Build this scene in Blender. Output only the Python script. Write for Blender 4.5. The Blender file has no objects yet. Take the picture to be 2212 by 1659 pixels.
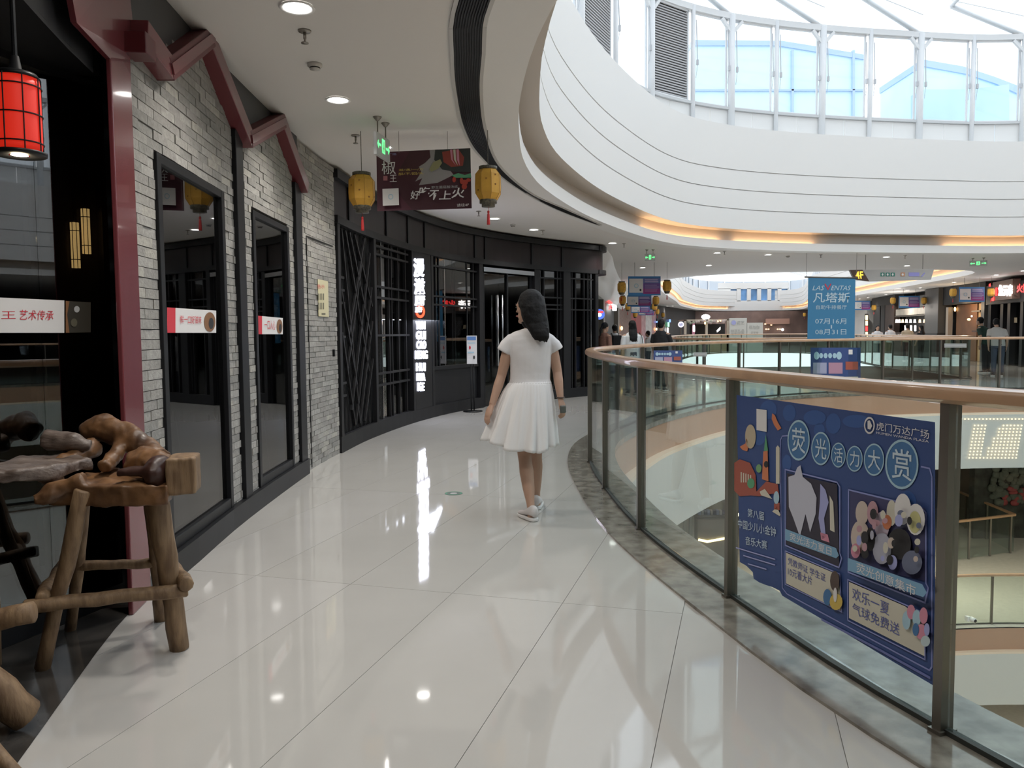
import bpy, bmesh, math, random
from mathutils import Vector, Matrix
from mathutils.geometry import tessellate_polygon
random.seed(7)
SC = bpy.context.scene
COL = SC.collection
# ------------------------------------------------------------------ camera
FPX, CX, CY, EYE = 1700.0, 1106.0, 829.5, 1.38
PITCH = math.atan(110.5 / FPX); ROLL = 0.0085
_f = Vector((0, math.cos(PITCH), -math.sin(PITCH)))
_r0 = Vector((1, 0, 0)); _u0 = Vector((0, math.sin(PITCH), math.cos(PITCH)))
CR = _r0 * math.cos(ROLL) - _u0 * math.sin(ROLL)
CU = _r0 * math.sin(ROLL) + _u0 * math.cos(ROLL)
cam = bpy.data.cameras.new('camera'); camo = bpy.data.objects.new('camera', cam); COL.objects.link(camo)
cam.sensor_width = 36.0; cam.lens = 36.0 * FPX / 2212.0; cam.clip_start = 0.05; cam.clip_end = 400
mm = Matrix((CR, CU, -_f)).transposed().to_4x4(); mm.translation = (0, 0, EYE)
camo.matrix_world = mm
SC.camera = camo
# ------------------------------------------------------------------ world, exposure
SC.view_settings.view_transform = 'Standard'; SC.view_settings.look = 'None'
SC.view_settings.gamma = 1.0; SC.view_settings.use_curve_mapping = False
SC.view_settings.exposure = 0.25
w = bpy.data.worlds.new('world'); SC.world = w; w.use_nodes = True
w.node_tree.nodes['Background'].inputs[0].default_value = (0.93, 0.965, 1.0, 1)
w.node_tree.nodes['Background'].inputs[1].default_value = 1.6
SC.cycles.use_denoising = True
SC.cycles.max_bounces = 7; SC.cycles.diffuse_bounces = 4; SC.cycles.glossy_bounces = 3
SC.cycles.transmission_bounces = 4; SC.cycles.transparent_max_bounces = 24
SC.cycles.sample_clamp_indirect = 6.0
SC.cycles.caustics_reflective = False; SC.cycles.caustics_refractive = False

# ------------------------------------------------------------------ pixel helpers
def ray(px, py): return _f + CR * ((px - CX) / FPX) + CU * ((CY - py) / FPX)
def G(px, py, z=0.0):
    d = ray(px, py); t = (z - EYE) / d.z
    return Vector((0, 0, EYE)) + d * t
def W(px, py, y):
    d = ray(px, py)
    return Vector((0, 0, EYE)) + d * (y / d.y)
def onplane(px, py, P, n):
    d = ray(px, py); o = Vector((0, 0, EYE))
    return o + d * ((P - o).dot(n) / d.dot(n))
# ------------------------------------------------------------------ materials
MATS = {}
def mat(name, col, rough=0.6, metal=0.0, emit=None, es=1.0, noise=0.0, nscale=8.0, bump=0.0, bscale=40.0, spec=0.5, stretch=None, col2=None, coat=0.0):
    if name in MATS: return MATS[name]
    m = bpy.data.materials.new(name); m.use_nodes = True; MATS[name] = m
    nt = m.node_tree; b = nt.nodes['Principled BSDF']
    c = (col[0], col[1], col[2], 1)
    b.inputs['Base Color'].default_value = c
    b.inputs['Roughness'].default_value = rough; b.inputs['Metallic'].default_value = metal
    b.inputs['Specular IOR Level'].default_value = spec
    b.inputs['Coat Weight'].default_value = coat; b.inputs['Coat Roughness'].default_value = 0.05
    if emit is not None:
        b.inputs['Emission Color'].default_value = (emit[0], emit[1], emit[2], 1)
        b.inputs['Emission Strength'].default_value = es
    if noise > 0 or col2 is not None or bump > 0:
        tc = nt.nodes.new('ShaderNodeTexCoord'); mp = nt.nodes.new('ShaderNodeMapping')
        nt.links.new(tc.outputs['Object'], mp.inputs[0])
        if stretch: mp.inputs['Scale'].default_value = stretch
    if noise > 0 or col2 is not None:
        n = nt.nodes.new('ShaderNodeTexNoise'); n.inputs['Scale'].default_value = nscale; n.inputs['Detail'].default_value = 6
        nt.links.new(mp.outputs[0], n.inputs[0])
        cr = nt.nodes.new('ShaderNodeValToRGB')
        if col2 is None:
            lo = tuple(max(0, x * (1 - noise)) for x in col); hi = tuple(min(1, x * (1 + noise)) for x in col)
        else: lo, hi = col, col2
        cr.color_ramp.elements[0].color = (*lo, 1); cr.color_ramp.elements[1].color = (*hi, 1)
        cr.color_ramp.elements[0].position = 0.32; cr.color_ramp.elements[1].position = 0.68
        nt.links.new(n.outputs[0], cr.inputs[0]); nt.links.new(cr.outputs[0], b.inputs['Base Color'])
    if bump > 0:
        n2 = nt.nodes.new('ShaderNodeTexNoise'); n2.inputs['Scale'].default_value = bscale; n2.inputs['Detail'].default_value = 4
        nt.links.new(mp.outputs[0], n2.inputs[0])
        bp = nt.nodes.new('ShaderNodeBump'); bp.inputs['Strength'].default_value = bump; bp.inputs['Distance'].default_value = 0.01
        nt.links.new(n2.outputs[0], bp.inputs['Height']); nt.links.new(bp.outputs[0], b.inputs['Normal'])
    return m
def glassmat(name, tint, ior=1.45, gl=1.0, rough=0.0):
    if name in MATS: return MATS[name]
    m = bpy.data.materials.new(name); m.use_nodes = True; MATS[name] = m
    nt = m.node_tree; nt.nodes.clear()
    o = nt.nodes.new('ShaderNodeOutputMaterial'); t = nt.nodes.new('ShaderNodeBsdfTransparent'); g = nt.nodes.new('ShaderNodeBsdfGlossy')
    t.inputs[0].default_value = (*tint, 1); g.inputs[0].default_value = (gl, gl, gl, 1); g.inputs['Roughness'].default_value = rough
    lw = nt.nodes.new('ShaderNodeLayerWeight'); pw = nt.nodes.new('ShaderNodeMath'); pw.operation = 'POWER'; pw.inputs[1].default_value = 5.0
    f0 = ((ior-1)/(ior+1))**2
    fr = nt.nodes.new('ShaderNodeMath'); fr.operation = 'MULTIPLY_ADD'; fr.inputs[1].default_value = 1-f0; fr.inputs[2].default_value = f0
    nt.links.new(lw.outputs['Facing'], pw.inputs[0]); nt.links.new(pw.outputs[0], fr.inputs[0])
    mx = nt.nodes.new('ShaderNodeMixShader')
    nt.links.new(fr.outputs[0], mx.inputs[0]); nt.links.new(t.outputs[0], mx.inputs[1]); nt.links.new(g.outputs[0], mx.inputs[2])
    nt.links.new(mx.outputs[0], o.inputs[0])
    return m
def emat(name, col, s=1.0): return mat(name, (0.02, 0.02, 0.02), 0.5, emit=col, es=s)
# ------------------------------------------------------------------ mesh builder
def mw(o):
    m = o.matrix_basis.copy()
    while o.parent is not None:
        o = o.parent; m = o.matrix_basis @ m
    return m
class MB:
    def __init__(s): s.v = []; s.f = []
    def add(s, vs, fs):
        b = len(s.v); s.v += [Vector(x) for x in vs]; s.f += [tuple(i + b for i in q) for q in fs]; return s
    def obox(s, p, ex, ey, ez):
        p, ex, ey, ez = Vector(p), Vector(ex), Vector(ey), Vector(ez)
        vs = [p, p+ex, p+ex+ey, p+ey, p+ez, p+ex+ez, p+ex+ey+ez, p+ey+ez]
        fs = [(0,3,2,1),(4,5,6,7),(0,1,5,4),(1,2,6,5),(2,3,7,6),(3,0,4,7)]
        if ex.cross(ey).dot(ez) < 0: fs = [q[::-1] for q in fs]
        return s.add(vs, fs)
    def box(s, c, sz, M=None):
        c = Vector(c); sx, sy, sz = [k/2 for k in sz]
        if M is None: return s.obox(c-Vector((sx,sy,sz)), (2*sx,0,0),(0,2*sy,0),(0,0,2*sz))
        ex, ey, ez = M @ Vector((2*sx,0,0)), M @ Vector((0,2*sy,0)), M @ Vector((0,0,2*sz))
        return s.obox(c-(ex+ey+ez)/2, ex, ey, ez)
    def bar(s, p, q, w, h, up=(0,0,1)):
        p, q, up = Vector(p), Vector(q), Vector(up); d = q-p; x = d.cross(up)
        if x.length < 1e-6: x = d.cross(Vector((0,1,0)))
        x.normalize(); u = x.cross(d).normalized()
        return s.obox(p - x*w/2 - u*h/2, x*w, u*h, d)
    def loft(s, rings, cap=True, closed=True):
        n = len(rings[0]); b = len(s.v)
        for r in rings: s.v += [Vector(x) for x in r]
        for i in range(len(rings)-1):
            for j in range(n if closed else n-1):
                k = (j+1) % n
                s.f.append((b+i*n+j, b+i*n+k, b+(i+1)*n+k, b+(i+1)*n+j))
        if cap:
            s.f.append(tuple(b+j for j in range(n))[::-1]); s.f.append(tuple(b+(len(rings)-1)*n+j for j in range(n)))
        return s
    def tube(s, pts, rad, n=8, cap=True, flat=1.0):
        pts = [Vector(p) for p in pts]; rings = []
        if not hasattr(rad, '__len__'): rad = [rad]*len(pts)
        ref = None
        for i, p in enumerate(pts):
            d = (pts[min(i+1, len(pts)-1)] - pts[max(i-1, 0)])
            d = d.normalized() if d.length > 1e-9 else Vector((0,0,1))
            if ref is None:
                ref = Vector((0,0,1)) if abs(d.z) < .9 else Vector((0,1,0))
            x = ref.cross(d)
            if x.length < 1e-6: x = Vector((1,0,0)).cross(d)
            x.normalize(); y = d.cross(x).normalized(); ref = y
            rings.append([p + (x*math.cos(a) + y*math.sin(a)*flat)*rad[i] for a in [2*math.pi*k/n for k in range(n)]])
        return s.loft(rings, cap)
    def lathe(s, prof, n=16, M=None, cap=True, phase=0.0):
        rings = []
        for (r, z) in prof:
            ring = [Vector((r*math.cos(phase+2*math.pi*k/n), r*math.sin(phase+2*math.pi*k/n), z)) for k in range(n)]
            rings.append([(M @ q) if M is not None else q for q in ring])
        return s.loft(rings, cap)
    def ell(s, c, r, nu=12, nv=8, M=None):
        c = Vector(c); rings = []
        for i in range(1, nv):
            th = math.pi*i/nv
            ring = []
            for k in range(nu):
                q = Vector((r[0]*math.sin(th)*math.cos(2*math.pi*k/nu), r[1]*math.sin(th)*math.sin(2*math.pi*k/nu), -r[2]*math.cos(th)))
                ring.append(c + (M @ q if M is not None else q))
            rings.append(ring)
        return s.loft(rings)
    def poly(s, pts): return s.add(pts, [tuple(range(len(pts)))])
    def prism(s, pts, ext):
        ext = Vector(ext); a = [Vector(p) for p in pts]
        n = Vector((0,0,0))
        for i in range(len(a)): n += (a[i]-a[0]).cross(a[(i+1)%len(a)]-a[0])
        if n.dot(ext) < 0: a = a[::-1]
        return s.loft([a, [p+ext for p in a]])
    def build(s, name, m, parent=None, smooth=False, local=False, kind=None):
        me = bpy.data.meshes.new(name)
        vs = s.v
        if parent is not None and not local:
            inv = mw(parent).inverted(); vs = [inv @ x for x in vs]
        me.from_pydata([tuple(x) for x in vs], [], s.f); me.update()
        if smooth:
            for p in me.polygons: p.use_smooth = True
        if m is not None: me.materials.append(m)
        o = bpy.data.objects.new(name, me); COL.objects.link(o)
        if parent is not None: o.parent = parent
        if kind: o['kind'] = kind
        return o
def bevel(o, w, seg=2):
    b = o.modifiers.new('bevel', 'BEVEL'); b.width = w; b.segments = seg; b.limit_method = 'ANGLE'; return o
def autosmooth(o, ang=35):
    me = o.data
    for p in me.polygons: p.use_smooth = True
    try: me.set_sharp_from_angle(angle=math.radians(ang))
    except Exception: pass
    return o
def tag(o, label, cat, group=None, kind=None):
    o['label'] = label; o['category'] = cat
    if group: o['group'] = group
    if kind: o['kind'] = kind
    return o
def root(name, loc, label, cat, group=None, rz=0.0, kind=None):
    o = bpy.data.objects.new(name, None); COL.objects.link(o); o.empty_display_size = 0.1
    o.location = loc; o.rotation_euler = (0, 0, rz)
    o.matrix_basis = Matrix.Translation(Vector(loc)) @ Matrix.Rotation(rz, 4, 'Z')
    return tag(o, label, cat, group, kind)
def dup(o, loc=None, rz=None, label=None, parent=None, sc=None):
    c = o.copy(); COL.objects.link(c)
    if parent is not None: c.parent = parent
    if loc is not None or rz is not None:
        c.matrix_basis = Matrix.Translation(Vector(loc)) @ Matrix.Rotation(rz or 0, 4, 'Z') @ (Matrix.Scale(sc, 4) if sc else Matrix.Identity(4))
    if label: c['label'] = label
    for ch in [x for x in o.children]:
        dup(ch, parent=c)
    return c
def struct(o, label, cat):
    return tag(o, label, cat, kind='structure')
TMP = bpy.data.scenes.new('workbench')
def evalmesh(o):
    TMP.collection.objects.link(o); vl = TMP.view_layers[0]; vl.update()
    me = bpy.data.meshes.new_from_object(o.evaluated_get(vl.depsgraph))
    bpy.data.objects.remove(o); return me
def text(s, size, M, m, parent, name='lettering', ax='CENTER', xs=1.0, extrude=0.0, shear=0.0, off=0.0):
    cu = bpy.data.curves.new('t', 'FONT'); cu.body = s; cu.size = size; cu.align_x = ax; cu.align_y = 'CENTER'
    cu.resolution_u = 2; cu.extrude = extrude; cu.shear = shear; cu.offset = off
    o = bpy.data.objects.new('t', cu)
    me = evalmesh(o); me.name = name
    bpy.data.curves.remove(cu)
    inv = mw(parent).inverted() if parent is not None else Matrix.Identity(4)
    me.transform(inv @ M @ Matrix.Diagonal((xs, 1, 1, 1)))
    me.materials.clear(); me.materials.append(m)
    t = bpy.data.objects.new(name, me); COL.objects.link(t)
    if parent is not None: t.parent = parent
    return t
def frameM(o, ex, ey, ez=None):
    """4x4 matrix with origin o and axes ex, ey"""
    ex = Vector(ex).normalized(); ey = Vector(ey).normalized(); ez = ex.cross(ey).normalized() if ez is None else Vector(ez)
    m = Matrix((ex, ey, ez)).transposed().to_4x4(); m.translation = Vector(o); return m
# ------------------------------------------------------------------ curves
def catmull(P, closed=False, n=10):
    P = [Vector((p[0], p[1], 0)) for p in P]; out = []; N = len(P)
    for i in range(N if closed else N-1):
        if closed: a, b, c, d = P[(i-1) % N], P[i], P[(i+1) % N], P[(i+2) % N]
        else: a, b, c, d = P[max(i-1, 0)], P[i], P[i+1], P[min(i+2, N-1)]
        for k in range(n):
            t = k/n
            out.append(0.5*((2*b) + (c-a)*t + (2*a-5*b+4*c-d)*t*t + (3*b-a-3*c+d)*t**3))
    if not closed: out.append(P[-1].copy())
    return out
class Path:
    def __init__(s, P, closed=False, side=None, n=10):
        s.p = catmull(P, closed, n); s.closed = closed
        q = s.p + ([s.p[0]] if closed else [])
        s.q = q; s.c = [0.0]
        for i in range(len(q)-1): s.c.append(s.c[-1] + (q[i+1]-q[i]).length)
        s.L = s.c[-1]; s.sgn = 1.0
        if side is not None:        # normals point away from / towards this point
            t = s.tan(s.L*.3); nn = Vector((t.y, -t.x, 0))
            if nn.dot(Vector((side[0], side[1], 0)) - s.pt(s.L*.3)) > 0: s.sgn = -1.0
    def pt(s, u):
        u = u % s.L if s.closed else min(max(u, 0), s.L)
        lo, hi = 0, len(s.c)-1
        while hi-lo > 1:
            m = (lo+hi)//2
            if s.c[m] <= u: lo = m
            else: hi = m
        k = (u-s.c[lo])/max(1e-9, s.c[hi]-s.c[lo])
        return s.q[lo].lerp(s.q[hi], k)
    def tan(s, u):
        e = 0.05
        if s.closed: return (s.pt(u+e)-s.pt(u-e)).normalized()
        return (s.pt(min(u+e, s.L))-s.pt(max(u-e, 0))).normalized()
    def nrm(s, u):
        t = s.tan(u); return Vector((t.y, -t.x, 0))*s.sgn
    def off(s, u, d, z=0.0):
        v = s.pt(u) + s.nrm(u)*d; v.z = z; return v
    def at_px(s, px, lo=0.0, hi=None, py=719):
        d = ray(px, py); az = d.x/d.y
        hi = s.L if hi is None else hi; best = None; N = 1500; prev = None
        for i in range(N+1):
            u = lo+(hi-lo)*i/N; q = s.pt(u)
            if q.y < .3: prev = None; continue
            e = q.x/q.y-az
            if prev is not None and prev[1]*e <= 0: return prev[0]+(u-prev[0])*abs(prev[1])/(abs(prev[1])+abs(e)+1e-12)
            prev = (u, e)
        return None
    def us(s, u0, u1, step): 
        n = max(1, int(round(abs(u1-u0)/step))); return [u0+(u1-u0)*i/n for i in range(n+1)]
def sweep(mb, path, prof, u0=None, u1=None, step=0.4, closedprof=False, wrap=None):
    """profile = [(offset, z)] swept along the path"""
    if u0 is None:
        us = path.us(0, path.L, step); wrap = path.closed
        if wrap: us = us[:-1]
    else: us = path.us(u0, u1, step); wrap = False
    n = len(prof); b = len(mb.v)
    for u in us:
        for (d, z) in prof: mb.v.append(path.off(u, d, z))
    m = len(us)
    for i in range(m if wrap else m-1):
        a, c = b+i*n, b+((i+1) % m)*n
        for j in range(n if closedprof else n-1):
            k = (j+1) % n
            mb.f.append((a+j, c+j, c+k, a+k))
    if closedprof and not wrap:
        mb.f.append(tuple(b+j for j in range(n))); mb.f.append(tuple(b+(m-1)*n+j for j in range(n))[::-1])
    return mb
def holed(outer, holes, z):
    loops = [[Vector((p[0], p[1], 0)) for p in outer]] + [[Vector((p[0], p[1], 0)) for p in h] for h in holes]
    tri = tessellate_polygon(loops); flat = [Vector((p.x, p.y, z)) for l in loops for p in l]
    mb = MB(); mb.v = flat
    for t in tri:
        a, b, c = [flat[i] for i in t]
        mb.f.append(tuple(t) if (b-a).cross(c-a).z > 0 else tuple(t)[::-1])
    return mb
# =================================================================== colours
WHITE = mat('white_plaster', (0.80, 0.79, 0.77), 0.55)
BULK = mat('white_bulkhead', (0.745, 0.74, 0.725), 0.5)
CEIL = mat('ceiling_paint', (0.73, 0.705, 0.68), 0.7)
CREAM = mat('cream_tile', (0.50, 0.482, 0.452), 0.055, noise=0.03, nscale=3, spec=0.8)
GROUT = mat('grout', (0.27, 0.255, 0.235), 0.7)
STONE = mat('grey_stone', (0.125, 0.11, 0.09), 0.12, col2=(0.30, 0.275, 0.235), nscale=9)
PEACH = mat('peach_fascia', (0.56, 0.34, 0.235), 0.4)
PEACHL = mat('peach_ledge_lit', (0.86, 0.66, 0.50), 0.5)  # lighter copy of the fascia peach: skylight on the ledge put into the colour
BLACK = mat('black_metal', (0.007, 0.0075, 0.009), 0.42, spec=.3)
BLACK2 = mat('charcoal_paint', (0.011, 0.011, 0.0125), 0.5, spec=.28)
STEEL = mat('brushed_steel', (0.21, 0.195, 0.17), 0.35, metal=0.8)
RAILW = mat('handrail_wood', (0.50, 0.31, 0.185), 0.28, noise=0.12, nscale=5, coat=0.4)
DARKFL = mat('dark_floor_tile', (0.03, 0.028, 0.026), 0.12, col2=(0.07, 0.065, 0.06), nscale=4)
RGLASS = glassmat('railing_glass', (0.86, 0.915, 0.895), 1.45)
WGLASS = glassmat('window_glass', (0.93, 0.97, 1.0), 1.3)
SGLASS = glassmat('shop_glass', (0.42, 0.43, 0.44), 1.95)
FAR = mat('far_wall', (0.30, 0.28, 0.26), 0.6)
CZ = 3.3
# =================================================================== main curves
VOID = Path([(6.4,-1.9),(3.6,-.35),(2.1,1.25),(1.46,2.59),(1.12,3.98),(.89,5.36),(.81,6.85),(.82,8.22),(1.0,9.6),(1.42,10.87),(2.3,12.75),(4.1,15.3),(6.3,17.0),(9.3,17.8),(12.5,17.9),(16,16.8),(18.5,14),(19.5,9.5),(18.5,4.5),(15,.8),(10.5,-1.5)], True, (10, 9))
OPEN = Path([(5.5,-2.1),(2.6,-.2),(1.25,1.7),(.62,3.4),(.28,4.68),(.16,5.5),(.1,6.3),(.08,7.3),(.17,9.09),(.55,11.0),(1.56,13.82),(3.2,16.91),(4.76,18.31),(7.09,19.25),(10.43,19.95),(13.2,20.2),(17,19.2),(20,16),(21,10.5),(20,4),(16,-.8),(10.5,-2.8)], True, (10, 9))
SHOP = Path([(-.7,-1.2),(-1.18,.6),(-1.62,2.49),(-1.91,3.78),(-1.99,4.73),(-2.06,5.87),(-2.09,7.86),(-2.03,9.08),(-1.89,10.5),(-1.50,12.4),(-.85,14.15),(.3,15.8),(1.66,17.15),(2.15,17.6)], False, (-20, 8))
SHOP.sgn = 1.0 if SHOP.nrm(5).x > 0 else -1.0     # normals face the walkway
if SHOP.nrm(5).x < 0: SHOP.sgn *= -1
VOID2 = Path([(5.0,24.5),(5.7,21.9),(8.0,21.2),(11,21.2),(12.8,21.9),(13.5,24.5),(13.8,28.5),(14.8,33),(16.6,39),(17.8,45),(16.8,49),(13,49),(10.3,44.5),(8.0,38),(5.8,30)], True, (11, 35))
OPEN2 = Path([(5.75,30),(7.0,27.1),(9.7,26.1),(13.6,25.6),(15.95,27.3),(17.4,34),(19,43),(21.5,56),(26.5,74),(18.8,74),(13.6,62),(10.4,50),(7.0,37)], True, (14, 45))
# =================================================================== floor
curb_in = [VOID.off(u, -.27) for u in VOID.us(0, VOID.L, .5)[:-1]]
v2 = [VOID2.off(u, -.2) for u in VOID2.us(0, VOID2.L, .8)[:-1]]
OUT = [(-9,-7),(26,-7),(60,40),(60,95),(-9,95)]
floor = holed(OUT, [curb_in, v2], -.005).build('floor', CREAM)
struct(floor, 'glossy cream tiled floor of the upper mall walkway', 'floor')
# tiles of the walkway: 0.6 x 2.4 m, laid at an angle
TA = math.atan(.29); tdir = Vector((math.sin(TA), math.cos(TA), 0)); tper = Vector((math.cos(TA), -math.sin(TA), 0))
T0 = Vector((.54, 2.79, 0)); tl = (Vector((-.4, 4.13, 0))-T0).dot(tdir)
def clip(poly, P, n):
    out = []
    for i in range(len(poly)):
        a, b = poly[i], poly[(i+1) % len(poly)]; da, db = (a-P).dot(n), (b-P).dot(n)
        if da >= 0: out.append(a)
        if da*db < 0: out.append(a.lerp(b, da/(da-db)))
    return out
VU = VOID.us(0, VOID.L, .15); SU = SHOP.us(0, SHOP.L, .15)
VP = [(u, VOID.pt(u)) for u in VU]; SP = [(u, SHOP.pt(u)) for u in SU]
bed = MB()
tmats = [mat('cream_tile_%d' % i, (0.50*k, 0.482*k, 0.452*k2), 0.045+.012*i, noise=.02, nscale=2.5, spec=0.8) for i, (k, k2) in enumerate([(1, 1), (.975, .97), (1.02, 1.03)])]
for i in range(-9, 12):
    for j in range(-2, 6):
        a = T0 + tper*(.6*i) + tdir*(tl + 2.4*j); g = .0014
        poly = [a+tper*g+tdir*g, a+tper*(.6-g)+tdir*g, a+tper*(.6-g)+tdir*(2.4-g), a+tper*g+tdir*(2.4-g)]
        c = (poly[0]+poly[2])/2
        if c.y > 13.5 or c.y < .2: continue
        u, q = min(VP, key=lambda t: (t[1]-c).length)
        if (c-q).dot(VOID.nrm(u)) < -.25: continue
        poly = clip(poly, q + VOID.nrm(u)*.02, VOID.nrm(u))
        if len(poly) < 3: continue
        u2, q2 = min(SP, key=lambda t: (t[1]-c).length)
        if (c-q2).dot(SHOP.nrm(u2)) < -.6: continue
        poly = clip(poly, q2, SHOP.nrm(u2))
        if len(poly) < 3: continue
        area = sum((poly[k]-poly[0]).cross(poly[(k+1) % len(poly)]-poly[0]).z for k in range(len(poly)))
        if abs(area) < .02: continue
        MB().prism([p+Vector((0,0,-.004)) for p in poly], (0,0,.004)).build('floor_tile', tmats[random.choice([0,0,1,2])], floor)
        bed.poly([p+Vector((0,0,-.0035)) for p in (poly if area > 0 else poly[::-1])])
        gx = clip([a, a+tper*.6, a+tper*.6+tdir*2.4, a+tdir*2.4], q2, SHOP.nrm(u2)); gx = clip(gx, q + VOID.nrm(u)*.02, VOID.nrm(u))
        if len(gx) > 2: bed.poly([p+Vector((0,0,-.0042)) for p in gx])
bed.build('grout_bed', GROUT, floor)
# =================================================================== curb and fascias of the void
m = MB(); sweep(m, VOID, [(.24,-.02),(.24,.012),(-.28,.012),(-.28,-.06)], step=.35)
struct(m.build('trim_1', STONE), 'grey marble kerb under the glass railing of the void', 'kerb')
def fascia(n, path, z0, tone):
    m = MB(); sweep(m, path, [(-.27,z0-.0),(-.27,z0-.5)], step=.4)
    struct(m.build('trim_%d' % n, PEACH), 'peach painted slab edge under the railing of the %s' % tone, 'fascia')
    m = MB(); sweep(m, path, [(-.27,z0-.5),(-.40,z0-.5),(-.42,z0-.54)], step=.4)
    struct(m.build('trim_%d' % (n+1), PEACHL), 'peach ledge coloured as lit on the slab edge of the %s' % tone, 'ledge')
    m = MB(); sweep(m, path, [(-.42,z0-.54),(-.40,z0-1.75),(.1,z0-1.78)], step=.4)
    struct(m.build('trim_%d' % (n+2), BULK), 'white curved bulkhead band of the %s' % tone, 'bulkhead')
fascia(2, VOID, 0.0, 'upper walkway'); fascia(5, VOID, -5.5, 'storey below')
# lower storeys
low = [VOID.off(u, -.2) for u in VOID.us(0, VOID.L, .8)[:-1]]
BO = [(-9,-9),(30,-9),(30,30),(-9,30)]
LOWF = mat('lower_floor', (0.52, 0.49, 0.44), 0.15, noise=.05)
struct(holed(BO, [low], -5.5).build('floor_lower', LOWF), 'beige floor of the storey below', 'floor')
struct(MB().poly([(-9,-9,-11),(30,-9,-11),(30,30,-11),(-9,30,-11)]).build('floor_ground', LOWF), 'beige floor two storeys down', 'floor')
low2 = [VOID.off(u, .05) for u in VOID.us(0, VOID.L, .8)[:-1]]
for nm, z in (('ceiling_lower', -1.78), ('ceiling_ground', -7.28)):
    o = holed(BO, [low2], z).build(nm, CEIL); struct(o, 'pale flat ceiling of a lower storey' if z > -5 else 'pale flat ceiling two storeys down', 'ceiling')
for k, (a, b) in enumerate(zip(BO, BO[1:]+BO[:1])):
    m = MB().poly([(*a,-11),(*b,-11),(*b,0),(*a,0)])
    struct(m.build('wall_lower_%s' % ('front','right','back','left')[k], FAR), 'plain outer wall of the lower storeys, %s side' % ('near','right','far','left')[k], 'wall')
# =================================================================== ceiling and bulkhead ring
o1 = [OPEN.off(u, 0) for u in OPEN.us(0, OPEN.L, .5)[:-1]]
o2 = [OPEN2.off(u, 0) for u in OPEN2.us(0, OPEN2.L, .8)[:-1]]
m = holed(OUT, [o1, o2], CZ); m.f = [q[::-1] for q in m.f]
ceil = struct(m.build('ceiling', CEIL), 'pale grey plaster ceiling over the walkway', 'ceiling')
def ring(n, path, top, tone, grooves, setback=.8, step=.4):
    m = MB(); sweep(m, path, [(.35,CZ-.001),(0,CZ-.002),(0,3.485),(.02,3.485),(.02,3.43),(.13,3.43)], step=step)
    struct(autosmooth(m.build('trim_%d' % n, BULK)), 'white rounded lip of the ceiling around the %s' % tone, 'trim')
    m = MB(); sweep(m, path, [(.13,3.43),(.13,3.72),(-.2,3.72)], step=step)
    struct(autosmooth(m.build('trim_%d' % (n+1), mat('cove_shade', (.50,.45,.40), .5))), 'recessed light cove above the ceiling lip of the %s' % tone, 'cove')  # darker than the bulkhead: shadow in the recess put into the colour
    prof = [(-.2,3.72)]
    for z in grooves: prof += [(-.2,z-.011),(-.165,z-.009),(-.165,z+.009),(-.2,z+.011)]
    prof += [(-.2,top),(setback,top)]
    m = MB(); sweep(m, path, prof, step=step)
    return struct(autosmooth(m.build('wall_%s' % tone.replace(' ', '_'), BULK), 30), 'tall white curved bulkhead with thin grooves around the %s' % tone, 'wall')
ring(8, OPEN, 6.05, 'near atrium', (4.18, 4.62, 5.06))
ring(10, OPEN2, 5.2, 'far atrium', (4.05, 4.4, 4.75), .5, .8)
# warm LED strips inside the coves
LED = emat('warm_led', (1.0, .60, .30), 16.0)
for k, (pa, a, b, u0, u1) in enumerate([(OPEN,1395,1560,0,None),(OPEN,1590,1760,0,None),(OPEN,2040,2240,0,None)]):
    ua, ub = OPEN.at_px(a, 14, 45), OPEN.at_px(b, 14, 45)
    if ua is None or ub is None: continue
    m = MB(); sweep(m, OPEN, [(.06,3.432),(.06,3.446),(.10,3.446),(.10,3.432)], ua, ub, .3, True)
    tag(m.build('led_strip', LED), ['warm light strip in the cove, segment over the exit sign corridor','warm light strip in the cove, segment above the blue banner','warm light strip in the cove, segment above the red shop signs'][k], 'light strip', 'cove light strips')
m = MB(); sweep(m, OPEN2, [(.06,3.432),(.06,3.446),(.10,3.446),(.10,3.432)], step=.6, closedprof=True)
tag(m.build('led_strip', emat('warm_led2', (1.0,.58,.28), 20.0)), 'warm light strip running in the cove of the far atrium', 'light strip', 'cove light strips')
# black slot grille in the ceiling: a crescent that tapers out
bo = Path([(2.3,-.6),(.75,1.4),(.12,3.1),(-.29,4.67),(-.38,5.56),(-.42,6.44),(-.42,7.56),(-.31,8.67),(.05,10.37),(.69,12.3),(1.60,14.3)])
bi = Path([(2.45,-.45),(.93,1.5),(.30,3.16),(-.11,4.67),(-.19,5.56),(-.24,6.44),(-.24,7.68),(-.12,9.25),(.30,11.06),(.85,12.4),(1.61,14.25)])
N = 70; P = [bo.pt(bo.L*i/N) for i in range(N+1)]
def nearest(q):
    return min((bi.pt(bi.L*i/200) for i in range(201)), key=lambda t: (t-q).length)
Q = [nearest(q) for q in P]
gr = root('ceiling_grille', (-.3, 5.5, CZ), 'long black slotted ceiling grille curving along the walkway', 'grille')
m = MB()
for i in range(N): m.poly([P[i]+Vector((0,0,CZ-.004)), Q[i]+Vector((0,0,CZ-.004)), Q[i+1]+Vector((0,0,CZ-.004)), P[i+1]+Vector((0,0,CZ-.004))])
m.build('backing', mat('grille_black', (.008,.009,.010), .7), gr)
m = MB()
for k in range(11):
    t = (k+.5)/11
    for i in range(N-1):
        a, b = P[i].lerp(Q[i], t), P[i+1].lerp(Q[i+1], t); wd = min(.007, (P[i]-Q[i]).length*.04)
        if wd < .002: continue
        m.bar(a+Vector((0,0,CZ-.010)), b+Vector((0,0,CZ-.010)), wd, .010)
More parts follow.
